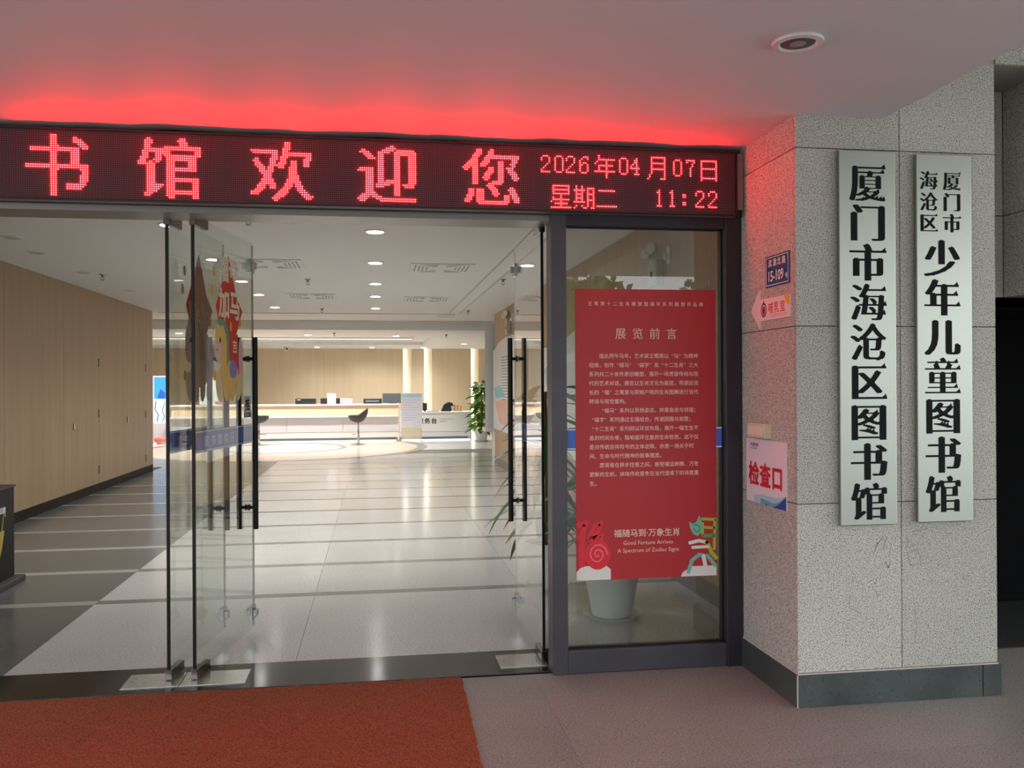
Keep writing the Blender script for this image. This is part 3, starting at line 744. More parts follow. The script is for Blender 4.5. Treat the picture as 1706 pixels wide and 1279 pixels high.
line('A Spectrum of Zodiac Signs', .030, 1.420, .615, 0, 'C')
def tubeart(name, pts, w, m, c, parent):
    mb = MB(); stroke(mb, frO, pts, w, c-.0003, c)
    for p in pts: mb.prism(ell(p[0], p[1], w/2, w/2, n=10), frO, c-.0003, c+.00002)
    o = add(name, mb, m, parent); return o
rs, rh = pm('sculpture_red', 'd42434', .3), pm('sculpture_pink', 'ea6a72', .4)
add('print_base', MB().prism([(1.031, .476), (1.215, .476), (1.215, .53), (1.19, .55), (1.06, .55), (1.031, .52)], frO, .0004, .0007), pm('print_white', 'd9d5d2', .5), pr)
tubeart('print_stroke', [(1.045, .765), (1.085, .775), (1.06, .72), (1.045, .70)], .026, rs, .0012, pr)
tubeart('print_stroke', [(1.062, .72), (1.06, .56)], .034, rs, .0010, pr)
tubeart('print_stroke', [(1.10, .70), (1.13, .76), (1.165, .775), (1.15, .73), (1.11, .69), (1.17, .71), (1.165, .69)], .022, rs, .0014, pr)
tubeart('print_stroke', [(1.10+.0, .70), (1.165, .70)], .018, rs, .0013, pr)
add('print_disc', MB().prism(ell(1.145, .608, .068, .078, n=32), frO, .0008, .0016), rs, pr)
sp_ = [(1.145+.052*(1-t/22)*math.cos(t*.62), .610+.058*(1-t/22)*math.sin(t*.62)) for t in range(20)]
tubeart('print_spiral', sp_, .007, rh, .0022, pr)
gy, gt, gg = pm('art_lime', '9fae3a', .4), pm('art_teal', '6fb0a4', .4), pm('art_green', '4f9a4c', .4)
gw = pm('art_white', 'd8dad4', .4)
add('print_base', MB().prism([(1.598, .477), (1.798, .477), (1.798, .53), (1.66, .53), (1.61, .50)], frO, .0004, .0007), MC['print_white'], pr)
for pts, w, m in (([(1.72, .78), (1.795, .775)], .016, gy), ([(1.72, .755), (1.72, .70)], .016, gy), ([(1.73, .735), (1.795, .73)], .014, gy), ([(1.79, .77), (1.785, .62)], .016, gy), ([(1.725, .69), (1.79, .69)], .018, gg),
                  ([(1.65, .655), (1.70, .665), (1.745, .655)], .018, gw), ([(1.665, .63), (1.75, .632)], .016, gw), ([(1.745, .655), (1.77, .60), (1.795, .57)], .022, gy),
                  ([(1.64, .50), (1.66, .56), (1.70, .59), (1.75, .58), (1.79, .53)], .020, gt), ([(1.725, .58), (1.735, .53), (1.74, .49)], .022, gw)):
    tubeart('print_stroke', pts, w, m, .0012, pr)
add('print_stroke', MB().prism([(1.645, .77), (1.668, .755), (1.685, .765), (1.702, .80), (1.715, .765), (1.72, .72), (1.695, .69), (1.67, .70), (1.652, .73)], frO, .0006, .0014), gt, pr)
tubeart('print_stroke', [(1.675, .75), (1.70, .745), (1.705, .72), (1.685, .71), (1.672, .73)], .008, gg, .0018, pr)

# ================================================================== SIGNS ON THE PILLAR
def nameplate(x0, x1, z0, z1, label):
    t = tag(empty('name_plate', ((x0+x1)/2, PY-.03, z0)), label, 'sign', 'steel name plates on the pillar')
    add('plate', MB().box(x0, x1, PY-.030, PY-.008, z0, z1), plate_m, t, bevel=.003)
    for zb in (z0+.1, z1-.16): add('back_batten', MB().box(x0+.05, x1-.05, PY-.008, PY+.0005, zb, zb+.06), steel, t)
    return [c for c in bpy.data.objects if c.parent == t and c.name.startswith('plate')][0]
frN = frame((0, PY-.030, 0), (1, 0, 0), (0, 0, 1))
n1 = nameplate(2.130, 2.413, .838, 2.585, 'steel plate with nine large black characters, nearest the door side')
n2 = nameplate(2.520, 2.804, .843, 2.580, 'steel plate headed by two short columns of small characters')
PIT = .1858; S = .186
for i, ch in enumerate('厦门市海沧区图书馆'):
    mb = MB(); put_song(ch, S, frN, 2.272-S/2, 2.520-S-i*PIT+.006, mb, .0006); add('character', mb, ink, n1, fix=False)
for cx, s in ((2.582, '海沧区'), (2.702, '厦门市')):
    for i, ch in enumerate(s):
        mb = MB(); put_song(ch, .094, frN, cx-.047, 2.498-.094-i*.100+.003, mb, .0006); add('character', mb, ink, n2, fix=False)
for i, ch in enumerate('少年儿童图书馆'):
    mb = MB(); put_song(ch, S, frN, 2.650-S/2, 2.172-S-i*PIT+.008, mb, .0006); add('character', mb, ink, n2, fix=False)
frS = frame((PX0, 0, 0), (0, -1, 0), (0, 0, 1))    # pillar side: a = -y
pb = tag(empty('street_number_plate', (PX0, -.48, 1.976)), 'dark blue street number plate on the pillar side', 'sign')
add('plate', MB().obox(frS, .352, .609, 1.976, 2.128, .0, .006), blue_d, pb, bevel=.001)
mb = MB()
for a0, a1, b0, b1 in ((.360, .601, 1.983, 1.986), (.360, .601, 2.118, 2.121), (.360, .363, 1.986, 2.118), (.598, .601, 1.986, 2.118)): mb.obox(frS, a0, a1, b0, b1, .0060, .0066)
add('border', mb, white_m, pb)
put_text('lettering', '滨湖北路', .040, frS, .4805, 2.077, white_m, pb, .0068, .012, 1.0, 'C', space=1.25)
put_text('lettering', '15-109', .072, frS, .378, 2.003, white_m, pb, .0068, .012, .86)
put_text('lettering', '号', .028, frS, .568, 2.003, white_m, pb, .0068, .01)
ar = tag(empty('arrow_sign', (PX0, -.4, 1.82)), 'pink-white nursing room arrow sign pointing to the doors', 'sign')
aw = pm('arrow_board', 'dccfcf', .4)
add('board', MB().prism([(.181, 1.873), (.283, 1.975), (.283, 1.925), (.617, 1.920), (.617, 1.815), (.290, 1.815), (.290, 1.772)], frS, .0, .008), aw, ar)
add('corner_flash', MB().prism([(.560, 1.9195), (.617, 1.9195), (.617, 1.875), (.590, 1.880)], frS, .008, .0086), pm('corner_yellow', 'e0a93c', .5), ar)
tr_ = pm('terracotta_print', 'd0503c', .5)
put_text('lettering', '哺乳室', .058, frS, .385, 1.850, tr_, ar, .0088, .012, 1, 'L', space=1.12)
put_text('small_print', 'NURSING ROOM', .021, frS, .430, 1.826, pm('rose_print', 'd98a86', .5), ar, .0088)
mb = MB(); n_ = 20
for k in range(n_):
    t0, t1 = 2*math.pi*k/n_, 2*math.pi*(k+1)/n_
    q = lambda t, r: (.335+r*math.cos(t), 1.868+r*1.1*math.sin(t))
    mb.prism([q(t0, .024), q(t0, .033), q(t1, .033), q(t1, .024)], frS, .008, .0088)
add('bottle_ring', mb, pm('maroon_print', '8e1f38', .5), ar)
add('bottle_icon', MB().prism(ell(.335, 1.866, .016, .022), frS, .008, .0088).prism([(.326, 1.90), (.335, 1.918), (.344, 1.90)], frS, .008, .0088), MC['maroon_print'], ar)
sw = tag(empty('switch_box', (PX0, -.3, 1.23)), 'ivory double rocker switch above the inspection notice', 'switch')
ivory = pm('ivory_plastic', 'c9bfa4', .4)
add('box', MB().obox(frS, .200, .404, 1.228, 1.302, 0, .040), ivory, sw, bevel=.003)
for a in (.212, .306): add('rocker', MB().obox(frS, a, a+.078, 1.240, 1.288, .040, .046), pm('rocker_plastic', 'd9cdb6', .4), sw, bevel=.002)
nb = tag(empty('inspection_notice', (PX0, -.34, .9)), 'white notice with three large red characters and blue waves', 'sign')
add('board', MB().obox(frS, .105, .566, .893, 1.218, 0, .005), pm('notice_white', 'd9cfd6', .4), nb)
def wave(y0, amp, m, c, ph, x0=.105):
    top = [(x0+(.566-x0)*k/24, y0+amp*math.sin(k/24*5+ph)+(k/24)**2*.05) for k in range(25)]
    add('wave_print', MB().prism([(.566, .8935), ]+top[::-1]+[(x0, .8935)], frS, c-.0003, c), m, nb)
wave(.925, .012, pm('wave_pale', '9fc0cf', .5), .0056, .3, .20); wave(.910, .012, pm('wave_teal', '5f9fb2', .5), .0060, 1.6, .28); wave(.897, .010, pm('wave_blue', '27469a', .5), .0064, 2.6, .33)
put_text('lettering', '检查口', .125, frS, .336, .992, red_m, nb, .0068, .03, 1.02, 'C', space=1.06)
put_text('small_print', '海沧图书馆', .020, frS, .155, 1.180, blue_d, nb, .0056, .01)
put_text('small_print', 'HAICANG LIBRARY', .010, frS, .155, 1.166, blue_d, nb, .0056)

# ================================================================== MAT
def mat_mesh():
    mb = MB(); nx, ny = 120, 90
    for j in range(ny+1):
        for i in range(nx+1):
            y = -3.2+(3.2-.012)*j/ny; x = -5.0+(5.0+.425+.03*(y/3.2)*0+.022*y)*i/nx
            z = .011+random.uniform(-.0015, .0015)
            if i == nx: x += random.uniform(-.004, .004)
            mb.v.append((x, y, z))
    for j in range(ny):
        for i in range(nx):
            a = j*(nx+1)+i; mb.f.append((a, a+1, a+nx+2, a+nx+1))
    b = len(mb.v); mb.box(-5.0, .35, -3.2, -.012, 0, .004)
    e = [j*(nx+1)+nx for j in range(ny+1)]
    for p, q in zip(e[:-1], e[1:]):
        a = mb.v[p]; c = mb.v[q]; mb.quad((a[0]+.003, a[1], 0), (c[0]+.003, c[1], 0), c, a)
    t = [ny*(nx+1)+i for i in range(nx+1)]
    for p, q in zip(t[:-1], t[1:]):
        a = mb.v[p]; c = mb.v[q]; mb.quad(a, c, (c[0], c[1]+.002, 0), (a[0], a[1]+.002, 0))
    return mb
rugm = pm('rust_mat_pile', 'a05a3e', .95, spec=.1, noise=(110, '6e3826', .36, .64), bump=(110, 1.0))
tag(add('entrance_mat', mat_mesh(), rugm, fix=False), 'large rust-red entrance mat on the granite floor', 'mat')

# ================================================================== PORTICO DOWNLIGHT (off)
dlr = tag(empty('recessed_downlight', (1.525, -1.51, 2.748)), 'unlit recessed downlight in the portico ceiling', 'ceiling light')
add('trim_ring', MB().lathe([(.088, 2.748), (.092, 2.742), (.090, 2.734), (.070, 2.731), (.058, 2.742)], (1.525, -1.51, 0), 32, cap=False), pm('ring_white', 'd4cccd', .4), dlr, smooth=True)
add('reflector', MB().lathe([(.062, 2.7385), (.060, 2.7445)], (1.525, -1.51, 0), 32), pm('reflector_dark', '4a4648', .3, .4), dlr, smooth=True)
add('bulb', MB().lathe([(.028, 2.744), (.030, 2.736), (.018, 2.7335), (.004, 2.733)], (1.525, -1.51, 0), 20), pm('bulb_glass', '8c8688', .2), dlr, smooth=True)

# ================================================================== INTERIOR FITTINGS
lamp_e = pm('lamp_diffuser', 'ffffff', .5, emit=(1, .98, .95, 1), es=16)
lamp_off = pm('lamp_off', 'b9b6b0', .5)
def downlight(x, y, z, on, label, grp, watts=0):
    t = tag(empty('downlight', (x, y, z)), label, 'ceiling light', grp)
    add('trim_ring', MB().lathe([(.095, z), (.093, z-.008), (.075, z-.010)], (x, y, 0), 24), white_m, t, smooth=True)
    add('diffuser', MB().lathe([(.074, z-.0101), (.07, z-.013)], (x, y, 0), 24), lamp_e if on else lamp_off, t)
    if on and watts:
        ld = bpy.data.lights.new('lamp', 'SPOT'); ld.energy = watts; ld.spot_size = R(150); ld.spot_blend = 1.0; ld.shadow_soft_size = .06; ld.color = (1, .99, .985)
        lo = bpy.data.objects.new('lamp', ld); COL.objects.link(lo); lo.parent = t; lo.location = (0, 0, -.03)
    return t
ordn = ['first', 'second', 'third', 'fourth', 'fifth']
WN = 130
for i, y in enumerate((3.37, 5.38, 7.42, 9.10, 11.21)):
    downlight(0, y, IC, True, ordn[i]+' lit downlight from the doors in the middle ceiling row', 'lit hall downlights', WN)
for i, y in enumerate((3.24, 5.3, 7.3, 9.0, 11.13)):
    downlight(-1.70, y, IC, True, ordn[i]+' lit downlight from the doors in the left ceiling row', 'lit hall downlights', WN)
for i, (x, y) in enumerate(((-3.24, 4.08), (-3.36, 5.01), (-3.4, 6.6), (-3.4, 8.6))):
    downlight(x, y, IC, False, ['first', 'second', 'third', 'fourth'][i]+' unlit disc light from the doors near the left wall', 'unlit hall ceiling discs')
lob = [(-1.51, 16.06, 'lobby downlight in front of the tray, left of centre'), (.47, 16.43, 'lobby downlight in front of the tray, centre right'), (-1.73, 22.6, 'leftmost downlight close to the lobby back wall'), (-.11, 22.8, 'middle downlight close to the lobby back wall'), (1.45, 22.8, 'downlight above the first light slot'), (2.45, 20.4, 'lobby downlight right of the tray'), (-4.2, 15.6, 'lobby downlight far left in front of the tray')]
for x, y, lb in lob: downlight(x, y, tray_c, True, 'lit '+lb, 'lit lobby downlights', 120 if y > 22 else 300)
for i, x in enumerate((-6.2, -4.6, -3.0, -1.4, .2)):
    downlight(x, 19.2, tray_c+.26, True, 'added fill downlight in the lobby tray, '+ordn[i]+' from the left', 'added fill downlights in the lobby tray', 360)  # hidden row of lamps with fixtures, added to fill the lobby with light
# sprinklers
def sprinkler(x, y, z, label):
    t = tag(empty('sprinkler_head', (x, y, z)), label, 'sprinkler', 'ceiling sprinklers')
    add('escutcheon', MB().lathe([(.04, z), (.036, z-.008), (.015, z-.012)], (x, y, 0), 16), steel, t, smooth=True)
    add('body', MB().lathe([(.013, z-.010), (.013, z-.030), (.008, z-.036)], (x, y, 0), 10), pm('brass_grey', '6b6862', .4, .6), t)
    add('frame', MB().tube([(x-.012, y, z-.03), (x-.020, y, z-.05), (x, y, z-.068)], .003, 6).tube([(x+.012, y, z-.03), (x+.020, y, z-.05), (x, y, z-.068)], .003, 6), MC['brass_grey'], t)
    add('deflector', MB().lathe([(.024, z-.068), (.024, z-.071)], (x, y, 0), 12), MC['brass_grey'], t)
for x, y, lb in ((-1.0, 2.80, 'sprinkler head just inside the doors above the open leaf'), (-3.25, 6.81, 'sprinkler head close to the left wood wall'), (-.85, 7.04, 'sprinkler head between the two downlight rows, nearer the doors'), (-.93, 11.43, 'sprinkler head between the downlight rows, far end of hall'), (1.62, 6.78, 'sprinkler head right of the ceiling track, nearer one'), (1.66, 11.58, 'sprinkler head right of the ceiling track, far one')):
    sprinkler(x, y, IC, lb)
sprinkler(-.9, 15.4, tray_c, 'lobby ceiling sprinkler left'); sprinkler(1.6, 15.9, tray_c, 'lobby ceiling sprinkler near the white column')
# air vents
slot = pm('vent_slot', '7c7a75', .7)
def vent(x, y, label):
    t = tag(empty('air_vent', (x, y, IC)), label, 'vent', 'square four-way air vents')
    add('vent_face', MB().box(x-.36, x+.36, y-.36, y+.36, IC-.010, IC), ceil_mat, t, bevel=.003)
    for k in range(4):
        for s in (-1, 1):
            d = .30-.045*k
            add('vent_slot', MB().box(x-d+.05, x-.05+.0, y+s*d-.006, y+s*d+.006, IC-.0115, IC-.0095), slot, t)
            add('vent_slot', MB().box(x+.05, x+d-.05, y+s*d-.006, y+s*d+.006, IC-.0115, IC-.0095), slot, t)
            add('vent_slot', MB().box(x+s*d-.006, x+s*d+.006, y-d+.03, y+d-.03, IC-.0115, IC-.0095), slot, t)
for x, y, lb in ((.75, 5.75, 'square air vent between middle lights and ceiling track, nearer'), (.80, 9.5, 'square air vent between middle lights and ceiling track, farther'), (-1.15, 5.6, 'square air vent behind the open glass door leaves'), (-.95, 9.2, 'square air vent left of the middle lights, farther')): vent(x, y, lb)
# dome camera
dc = tag(empty('dome_camera', (-2.6, 22.4, tray_c)), 'small white dome camera on the lobby ceiling', 'camera')
add('mount', MB().lathe([(.08, tray_c), (.08, tray_c-.04)], (-2.6, 22.4, 0), 16), white_m, dc); add('dome', MB().lathe([(.075, tray_c-.04), (.065, tray_c-.08), (.035, tray_c-.11), (.005, tray_c-.12)], (-2.6, 22.4, 0), 16), white_m, dc, smooth=True)
add('lens', MB().lathe([(.03, 22.34), (.026, 22.31)], (-2.58, 0, tray_c-.07), 12, 'y'), black_m, dc)
# emergency lights
def emergency(y, z, s, label):
    x = 2.263; t = tag(empty('emergency_light', (x, y, z)), label, 'emergency light', 'twin-head emergency lights')
    add('housing', MB().box(x-.09*s, x, y-.14*s, y+.14*s, z-.17*s, z+.10*s), pm('housing_ivory', 'b9b4a4', .4), t, bevel=.012)
    add('badge', MB().box(x-.093*s, x-.089*s, y-.03*s, y+.03*s, z-.08*s, z-.02*s), ink, t)
    for k, dy in ((0, -.08), (1, .10)):
        a = Vector((x-.05*s, y+(.02, .10)[k]*s, z+.10*s)); b = a+Vector((-.02*s, (.02, .12)[k]*s, (.09, .06)[k]*s))
        arm = add('arm', MB().tube([a, b], .010*s, 8), MC['housing_ivory'], t)
        c = b+Vector((-.0, 0, .035*s)); dx = Vector((-.8, -.6, 0)).normalized()
        add('lamp_head', MB().tube([c-dx*.05*s, c-dx*.01*s, c+dx*.035*s], [.035*s, .062*s, .068*s], 18), MC['housing_ivory'], t, smooth=True)
        add('lamp_lens', MB().tube([c+dx*.0351*s, c+dx*.040*s], [.058*s, .05*s], 18), pm('lens_clear', 'e8e4d6', .15), t)
    sk = tag(empty('wall_socket', (x, y-.30*s, z+.12*s)), label.replace('emergency light', 'white socket by the emergency light'), 'socket', 'sockets beside emergency lights')
    add('socket_plate', MB().box(x-.012, x, y-.36*s, y-.26*s, z+.02*s, z+.20*s), white_m, sk, bevel=.003)
    add('plug', MB().box(x-.045, x-.012, y-.33*s, y-.29*s, z+.06*s, z+.12*s), white_m, sk, bevel=.003)
    add('cord', MB().tube([(x-.03, y-.31*s, z+.06*s), (x-.03, y-.30*s, z-.05*s), (x-.02, y-.2*s, z-.08*s), (x-.02, y-.13*s, z-.05*s)], .004), pm('cord_grey', '77736a', .5), sk)
emergency(2.36, 2.42, .78, 'ivory emergency light seen through the side window')
emergency(10.45, 2.52, .9, 'ivory emergency light far along the right wall')

# ---------- umbrella bag machine at the left
um = tag(empty('umbrella_bag_machine', (-3.1, 2.45, 0)), 'black umbrella bag machine at the left frame edge', 'machine')
add('base', MB().box(-3.55, -2.715, 1.98, 2.92, .0, .045), pm('machine_base', '3d3b3d', .5), um, bevel=.006)
add('body', MB().box(-3.48, -2.775, 2.05, 2.86, .045, .735), pm('machine_black', '131315', .55, spec=.25), um, bevel=.006)
add('lid', MB().box(-3.49, -2.765, 2.04, 2.87, .735, .752), pm('machine_lid', '2c2a2c', .4), um, bevel=.004)
add('lid_guide', MB().box(-3.3, -2.83, 2.70, 2.72, .752, .775), black_m, um)
frM = frame((-2.7745, 0, 0), (0, 1, 0), (0, 0, 1))    # right side of the machine: a = y
frM = frame((-2.7745, .09, 0), (0, 1, 0), (0, 0, 1))
add('name_label', MB().obox(frM, 2.22, 2.60, .555, .60, 0, .001), pm('label_grey', 'c9ccd0', .5), um)
put_text('lettering', '自动雨伞套袋', .045, frM, 2.28, .565, pm('label_text', '3b4250', .5), um, .0014)
uy = pm('umbrella_yellow', 'b7a33a', .5); ug = pm('umbrella_green', '5e8a52', .5); ub = pm('umbrella_blue', '4a6d96', .5)
for pts, m in (([(2.50, .425), (2.58, .425), (2.54, .32), (2.50, .235)], uy), ([(2.45, .425), (2.50, .425), (2.50, .235), (2.48, .27)], ug), ([(2.39, .42), (2.45, .425), (2.48, .27), (2.46, .30)], ub), ([(2.33, .41), (2.39, .42), (2.46, .30), (2.44, .31)], uy)):
    add('umbrella_print', MB().prism(pts, frM, 0, .001), m, um)
mb = MB(); stroke(mb, frM, [(2.53, .425), (2.55, .48), (2.56, .53), (2.585, .555), (2.60, .53)], .014, 0, .001); tag(add('umbrella_hook_print', mb, uy, um), kind='stuff')

# ---------- reception counter
white_c = pm('counter_white', 'dcdad6', .35); warm_c = pm('counter_warm_panel', 'dcc7a8', .4)
ct = tag(empty('reception_counter', (-2.35, 20.3, 0)), 'long white reception counter across the lobby', 'counter')
x0, x1 = -5.35, .60
add('worktop', MB().box(x0, x1+.02, 19.98, 20.7, .97, 1.01), white_c, ct, bevel=.005)
add('upper_panel', MB().box(x0+.02, x1, 20.02, 20.1, .70, .97), warm_c, ct)
add('ledge', MB().box(x0-.02, x1, 19.92, 20.1, .655, .70), white_c, ct, bevel=.004)
n = 4
for i in range(n):
    a = x0+(x1-x0)*i/n; b = x0+(x1-x0)*(i+1)/n
    add('front_panel', MB().box(a+.003, b-.003, 19.99, 20.1, .255, .655), pm('counter_front', 'c2c2c6', .35), ct)
add('lower_panel', MB().box(x0+.01, x1, 19.995, 20.1, .10, .248), white_c, ct)
add('kick_plate', MB().box(x0+.05, x1-.05, 20.05, 20.1, 0, .10), pm('kick_grey', '6f7f88', .4), ct)
add('kick_light', MB().box(x0+.05, x1-.05, 20.03, 20.045, .0, .03), pm('kick_glow', 'ffffff', .5, emit=(.8, .92, 1, 1), es=.9), ct)
add('back_case', MB().box(x0+.05, x1-.02, 20.1, 20.65, 0, .97), white_c, ct)
sd = tag(empty('service_desk', (1.6, 20.3, 0)), 'lower white service desk with black lettering right of the counter', 'desk')
x0, x1 = .625, 2.62
add('worktop', MB().box(x0, x1, 19.98, 20.7, .74, .78), white_c, sd, bevel=.005)
add('front_panel', MB().box(x0+.01, x1-.01, 20.0, 20.1, .235, .74), white_c, sd)
add('lower_panel', MB().box(x0+.01, x1-.01, 20.005, 20.1, .10, .228), white_c, sd)
add('kick_plate', MB().box(x0+.05, x1-.12, 20.04, 20.1, .03, .10), MC['kick_grey'], sd)
add('kick_light', MB().box(x0+.05, x1-.05, 20.02, 20.03, .0, .03), MC['kick_glow'], sd)
add('side_case', MB().box(x0+.02, x1-.02, 20.1, 20.65, 0, .74), white_c, sd)
frD = frame((0, 19.9995, 0), (1, 0, 0), (0, 0, 1))
put_text('lettering', '服务台', .165, frD, 1.12, .47, ink, sd, .001, .02, 1, 'L', space=1.12)
put_text('small_print', 'CONSULTATION', .055, frD, 1.72, .555, pm('grey_ink', '8d8a88', .5), sd, .001)
put_text('small_print', 'SERVICE', .055, frD, 1.72, .495, MC['grey_ink'], sd, .001)
# things on the counter
dk = pm('device_black', '232427', .35)
def on_counter(name, x0, x1, y0, y1, z0, z1, m, label, cat, grp=None):
    t = tag(empty(name, ((x0+x1)/2, (y0+y1)/2, z0)), label, cat, grp)
    add('case', MB().box(x0, x1, y0, y1, z0, z1), m, t, bevel=.004); return t
T = 1.010
p = on_counter('card_printer', -2.16, -1.62, 20.25, 20.5, T, 1.16, dk, 'black box device on the counter, leftmost', 'printer', 'black devices on the counter'); add('badge', MB().box(-2.12, -2.02, 20.248, 20.25, 1.12, 1.135), white_m, p)
p = on_counter('card_printer', -1.50, -.98, 20.35, 20.55, T, 1.165, dk, 'black box device behind the white notice stand', 'printer', 'black devices on the counter'); add('vent_grille', MB().box(-1.4, -1.3, 20.348, 20.35, 1.1, 1.13), pm('grille', '3a3b3e', .5), p)
p = on_counter('card_printer', -.34, .16, 20.25, 20.5, T, 1.145, dk, 'low black printer beside the monitor', 'printer', 'black devices on the counter'); add('paper_slot', MB().box(-.28, .08, 20.247, 20.25, 1.06, 1.10), pm('slot_green_grey', '7f8c86', .3), p)
p = tag(empty('notice_stand', (-1.19, 20.15, T)), 'white table-top notice in a clear stand', 'notice'); add('card', MB().box(-1.305, -1.08, 20.14, 20.155, T+.015, 1.30), white_m, p); add('foot', MB().box(-1.30, -1.085, 20.1, 20.2, T, T+.015), white_m, p); add('code_block', MB().box(-1.23, -1.16, 20.138, 20.14, 1.14, 1.21), pm('pale_grey_print', 'b9b9b9', .5), p)
p = tag(empty('pink_folder_rack', (-.81, 20.35, T)), 'pink folder box standing on the counter', 'folder'); add('folder', MB().box(-.97, -.64, 20.25, 20.4, T, 1.155), pm('folder_pink', 'e9b9c6', .5), p, bevel=.004); add('folder_edge', MB().box(-.96, -.65, 20.245, 20.25, 1.14, 1.15), white_m, p)
p = tag(empty('monitor', (.44, 20.4, T)), 'dark flat monitor standing on the counter', 'monitor'); add('screen', MB().box(.18, .76, 20.36, 20.39, 1.02, 1.29), pm('monitor_back', '55565a', .3), p, bevel=.004); add('stand', MB().box(.42, .50, 20.39, 20.41, T, 1.1).box(.34, .58, 20.32, 20.46, T, T+.012), dk, p)
p = tag(empty('notice_stand', (-4.3, 20.2, T)), 'tall white notice board standing on the counter behind the door leaves', 'notice'); add('card', MB().box(-4.65, -4.1, 20.2, 20.22, T+.012, 1.75), white_m, p); add('foot', MB().box(-4.6, -4.15, 20.12, 20.3, T, T+.012), white_m, p); add('red_stripe', MB().box(-4.25, -4.1, 20.198, 20.2, 1.03, 1.10), red_m, p)
# desk things
T2 = .780
p = tag(empty('desk_phone', (1.95, 20.3, T2)), 'black desk telephone on the service desk', 'telephone')
mb = MB(); frx = frame((1.95, 20.4, T2), (1, 0, 0), (0, 0, 1)); mb.prism([(-.17, 0), (.11, 0), (.13, .05), (.10, .14), (.17, .15), (.16, .235), (-.0, .235), (-.09, .19)], frx, 0, .2); add('phone_body', mb, dk, p, bevel=.004)
add('handset', MB().tube([(1.93, 20.18, T2+.22), (2.0, 20.18, T2+.245), (2.08, 20.18, T2+.22)], .025, 10), dk, p, smooth=True)
p = tag(empty('leaflet_rack', (2.25, 20.3, T2)), 'small wooden leaflet rack on the service desk', 'rack')
for k in range(3):
    add('slat', MB().box(2.14+.085*k, 2.19+.085*k, 20.3, 20.32, T2, T2+.19-.02*k), pm('rack_wood', 'b98e62', .5), p)
add('tray', MB().box(2.12, 2.38, 20.22, 20.34, T2, T2+.03), MC['rack_wood'], p)
p = tag(empty('mobile_terminal', (1.32, 20.2, T2)), 'dark slim screen at the left end of the service desk', 'monitor'); add('screen', MB().box(1.28, 1.40, 20.3, 20.32, T2+.03, T2+.24), dk, p); add('stand', MB().box(1.31, 1.37, 20.26, 20.36, T2, T2+.03), dk, p)
p = tag(add('clipboard', MB().box(1.38, 1.72, 20.05, 20.3, T2, T2+.012), pm('clipboard_grey', '4a4c4e', .5), bevel=.003), 'grey clipboard lying on the service desk', 'clipboard')
# bar stools
def stool(x, y, rz, label):
    t = tag(empty('bar_stool', (0, 0, 0)), label, 'stool', 'bar stools at the reception counter')
    chrome = pm('chrome', 'dcdcdc', .12, 1)
    add('base', MB().lathe([(.21, 0), (.21, .008), (.17, .022), (.05, .04), (.03, .06)], n=28), chrome, t, smooth=True)
    add('pole', MB().lathe([(.028, .05), (.028, .38), (.018, .381), (.018, .62)], n=14), chrome, t, smooth=True)
    add('foot_ring', MB().tube([(.16*math.cos(a)+.02, .16*math.sin(a), .27) for a in [k*math.pi/10-math.pi/2 for k in range(11)]], .010, 8), chrome, t, smooth=True)
    # bucket seat: bowl with a raised back on -x side
    mb = MB(); nu, nv = 28, 10
    for side in (0, 1):
        for j in range(nv+1):
            for i in range(nu):
                a = 2*math.pi*i/nu; v = j/nv
                r = .24*math.sin(v*math.pi/2)*(1 if side == 0 else .90)+.0
                back = max(0, math.cos(a-math.pi))**1.0
                h = .56+(.19+.18*back)*v**1.8 + (.0 if side == 0 else .14*(1-v))
                mb.v.append((r*math.cos(a)*1.05, r*math.sin(a), h+(.001 if side else 0)))
    for side in (0, 1):
        o = side*(nv+1)*nu
        for j in range(nv):
            for i in range(nu):
                a, b = o+j*nu+i, o+j*nu+(i+1) % nu; mb.f.append((a, b, b+nu, a+nu))
    o1, o2 = nv*nu, (nv+1)*nu+nv*nu
    for i in range(nu): mb.f.append((o1+i, o1+(i+1) % nu, o2+(i+1) % nu, o2+i))
    add('seat', mb, pm('stool_grey', '3b3637', .7, noise=(60, '322e2f', .3, .7)), t, smooth=True)
    t.location = (x, y, 0); t.rotation_euler = (0, 0, rz); return t
s1 = stool(-.45, 18.55, R(180), 'grey bucket bar stool in front of the counter middle')
s2 = dup(s1, (-2.95, 18.9, 0), R(10)); s2['label'] = 'grey bucket bar stool half hidden by the black door pull'
# sign board stand
bd = tag(empty('information_board', (.93, 18.9, 0)), 'white standing information board with pale blue print', 'board')
ym = 18.85
add('panel', MB().box(.64, 1.19, ym, ym+.025, .41, 1.31), white_m, bd, bevel=.003)
add('poster_sheet', MB().box(.67, 1.16, ym-.002, ym, .45, 1.28), pm('sheet_lavender', 'dfe3f2', .5), bd)
add('heading_print', MB().box(.67, 1.16, ym-.003, ym-.002, 1.19, 1.28), pm('sheet_sky', 'b4d8ee', .5), bd)
mb = MB()
for k in range(9): mb.box(.70, 1.12-.1*(k % 3), ym-.003, ym-.002, 1.12-.065*k, 1.13-.065*k)
add('line_print', mb, pm('sheet_lines', 'b3b6c6', .5), bd)
add('stand_leg', MB().tube([(.665, ym+.01, .41), (.655, ym+.01, .012)], .011), pm('stand_beige', 'cdbfa2', .4), bd); add('stand_leg', MB().tube([(1.165, ym+.01, .41), (1.175, ym+.01, .012)], .011), MC['stand_beige'], bd)
add('rear_panel', MB().box(.68, 1.15, ym+.012, ym+.020, .10, .41), pm('stand_cream', 'ddd6bd', .5), bd)
add('foot', MB().box(.62, .70, ym-.18, ym+.2, 0, .014).box(1.13, 1.21, ym-.18, ym+.2, 0, .014), MC['stand_beige'], bd)
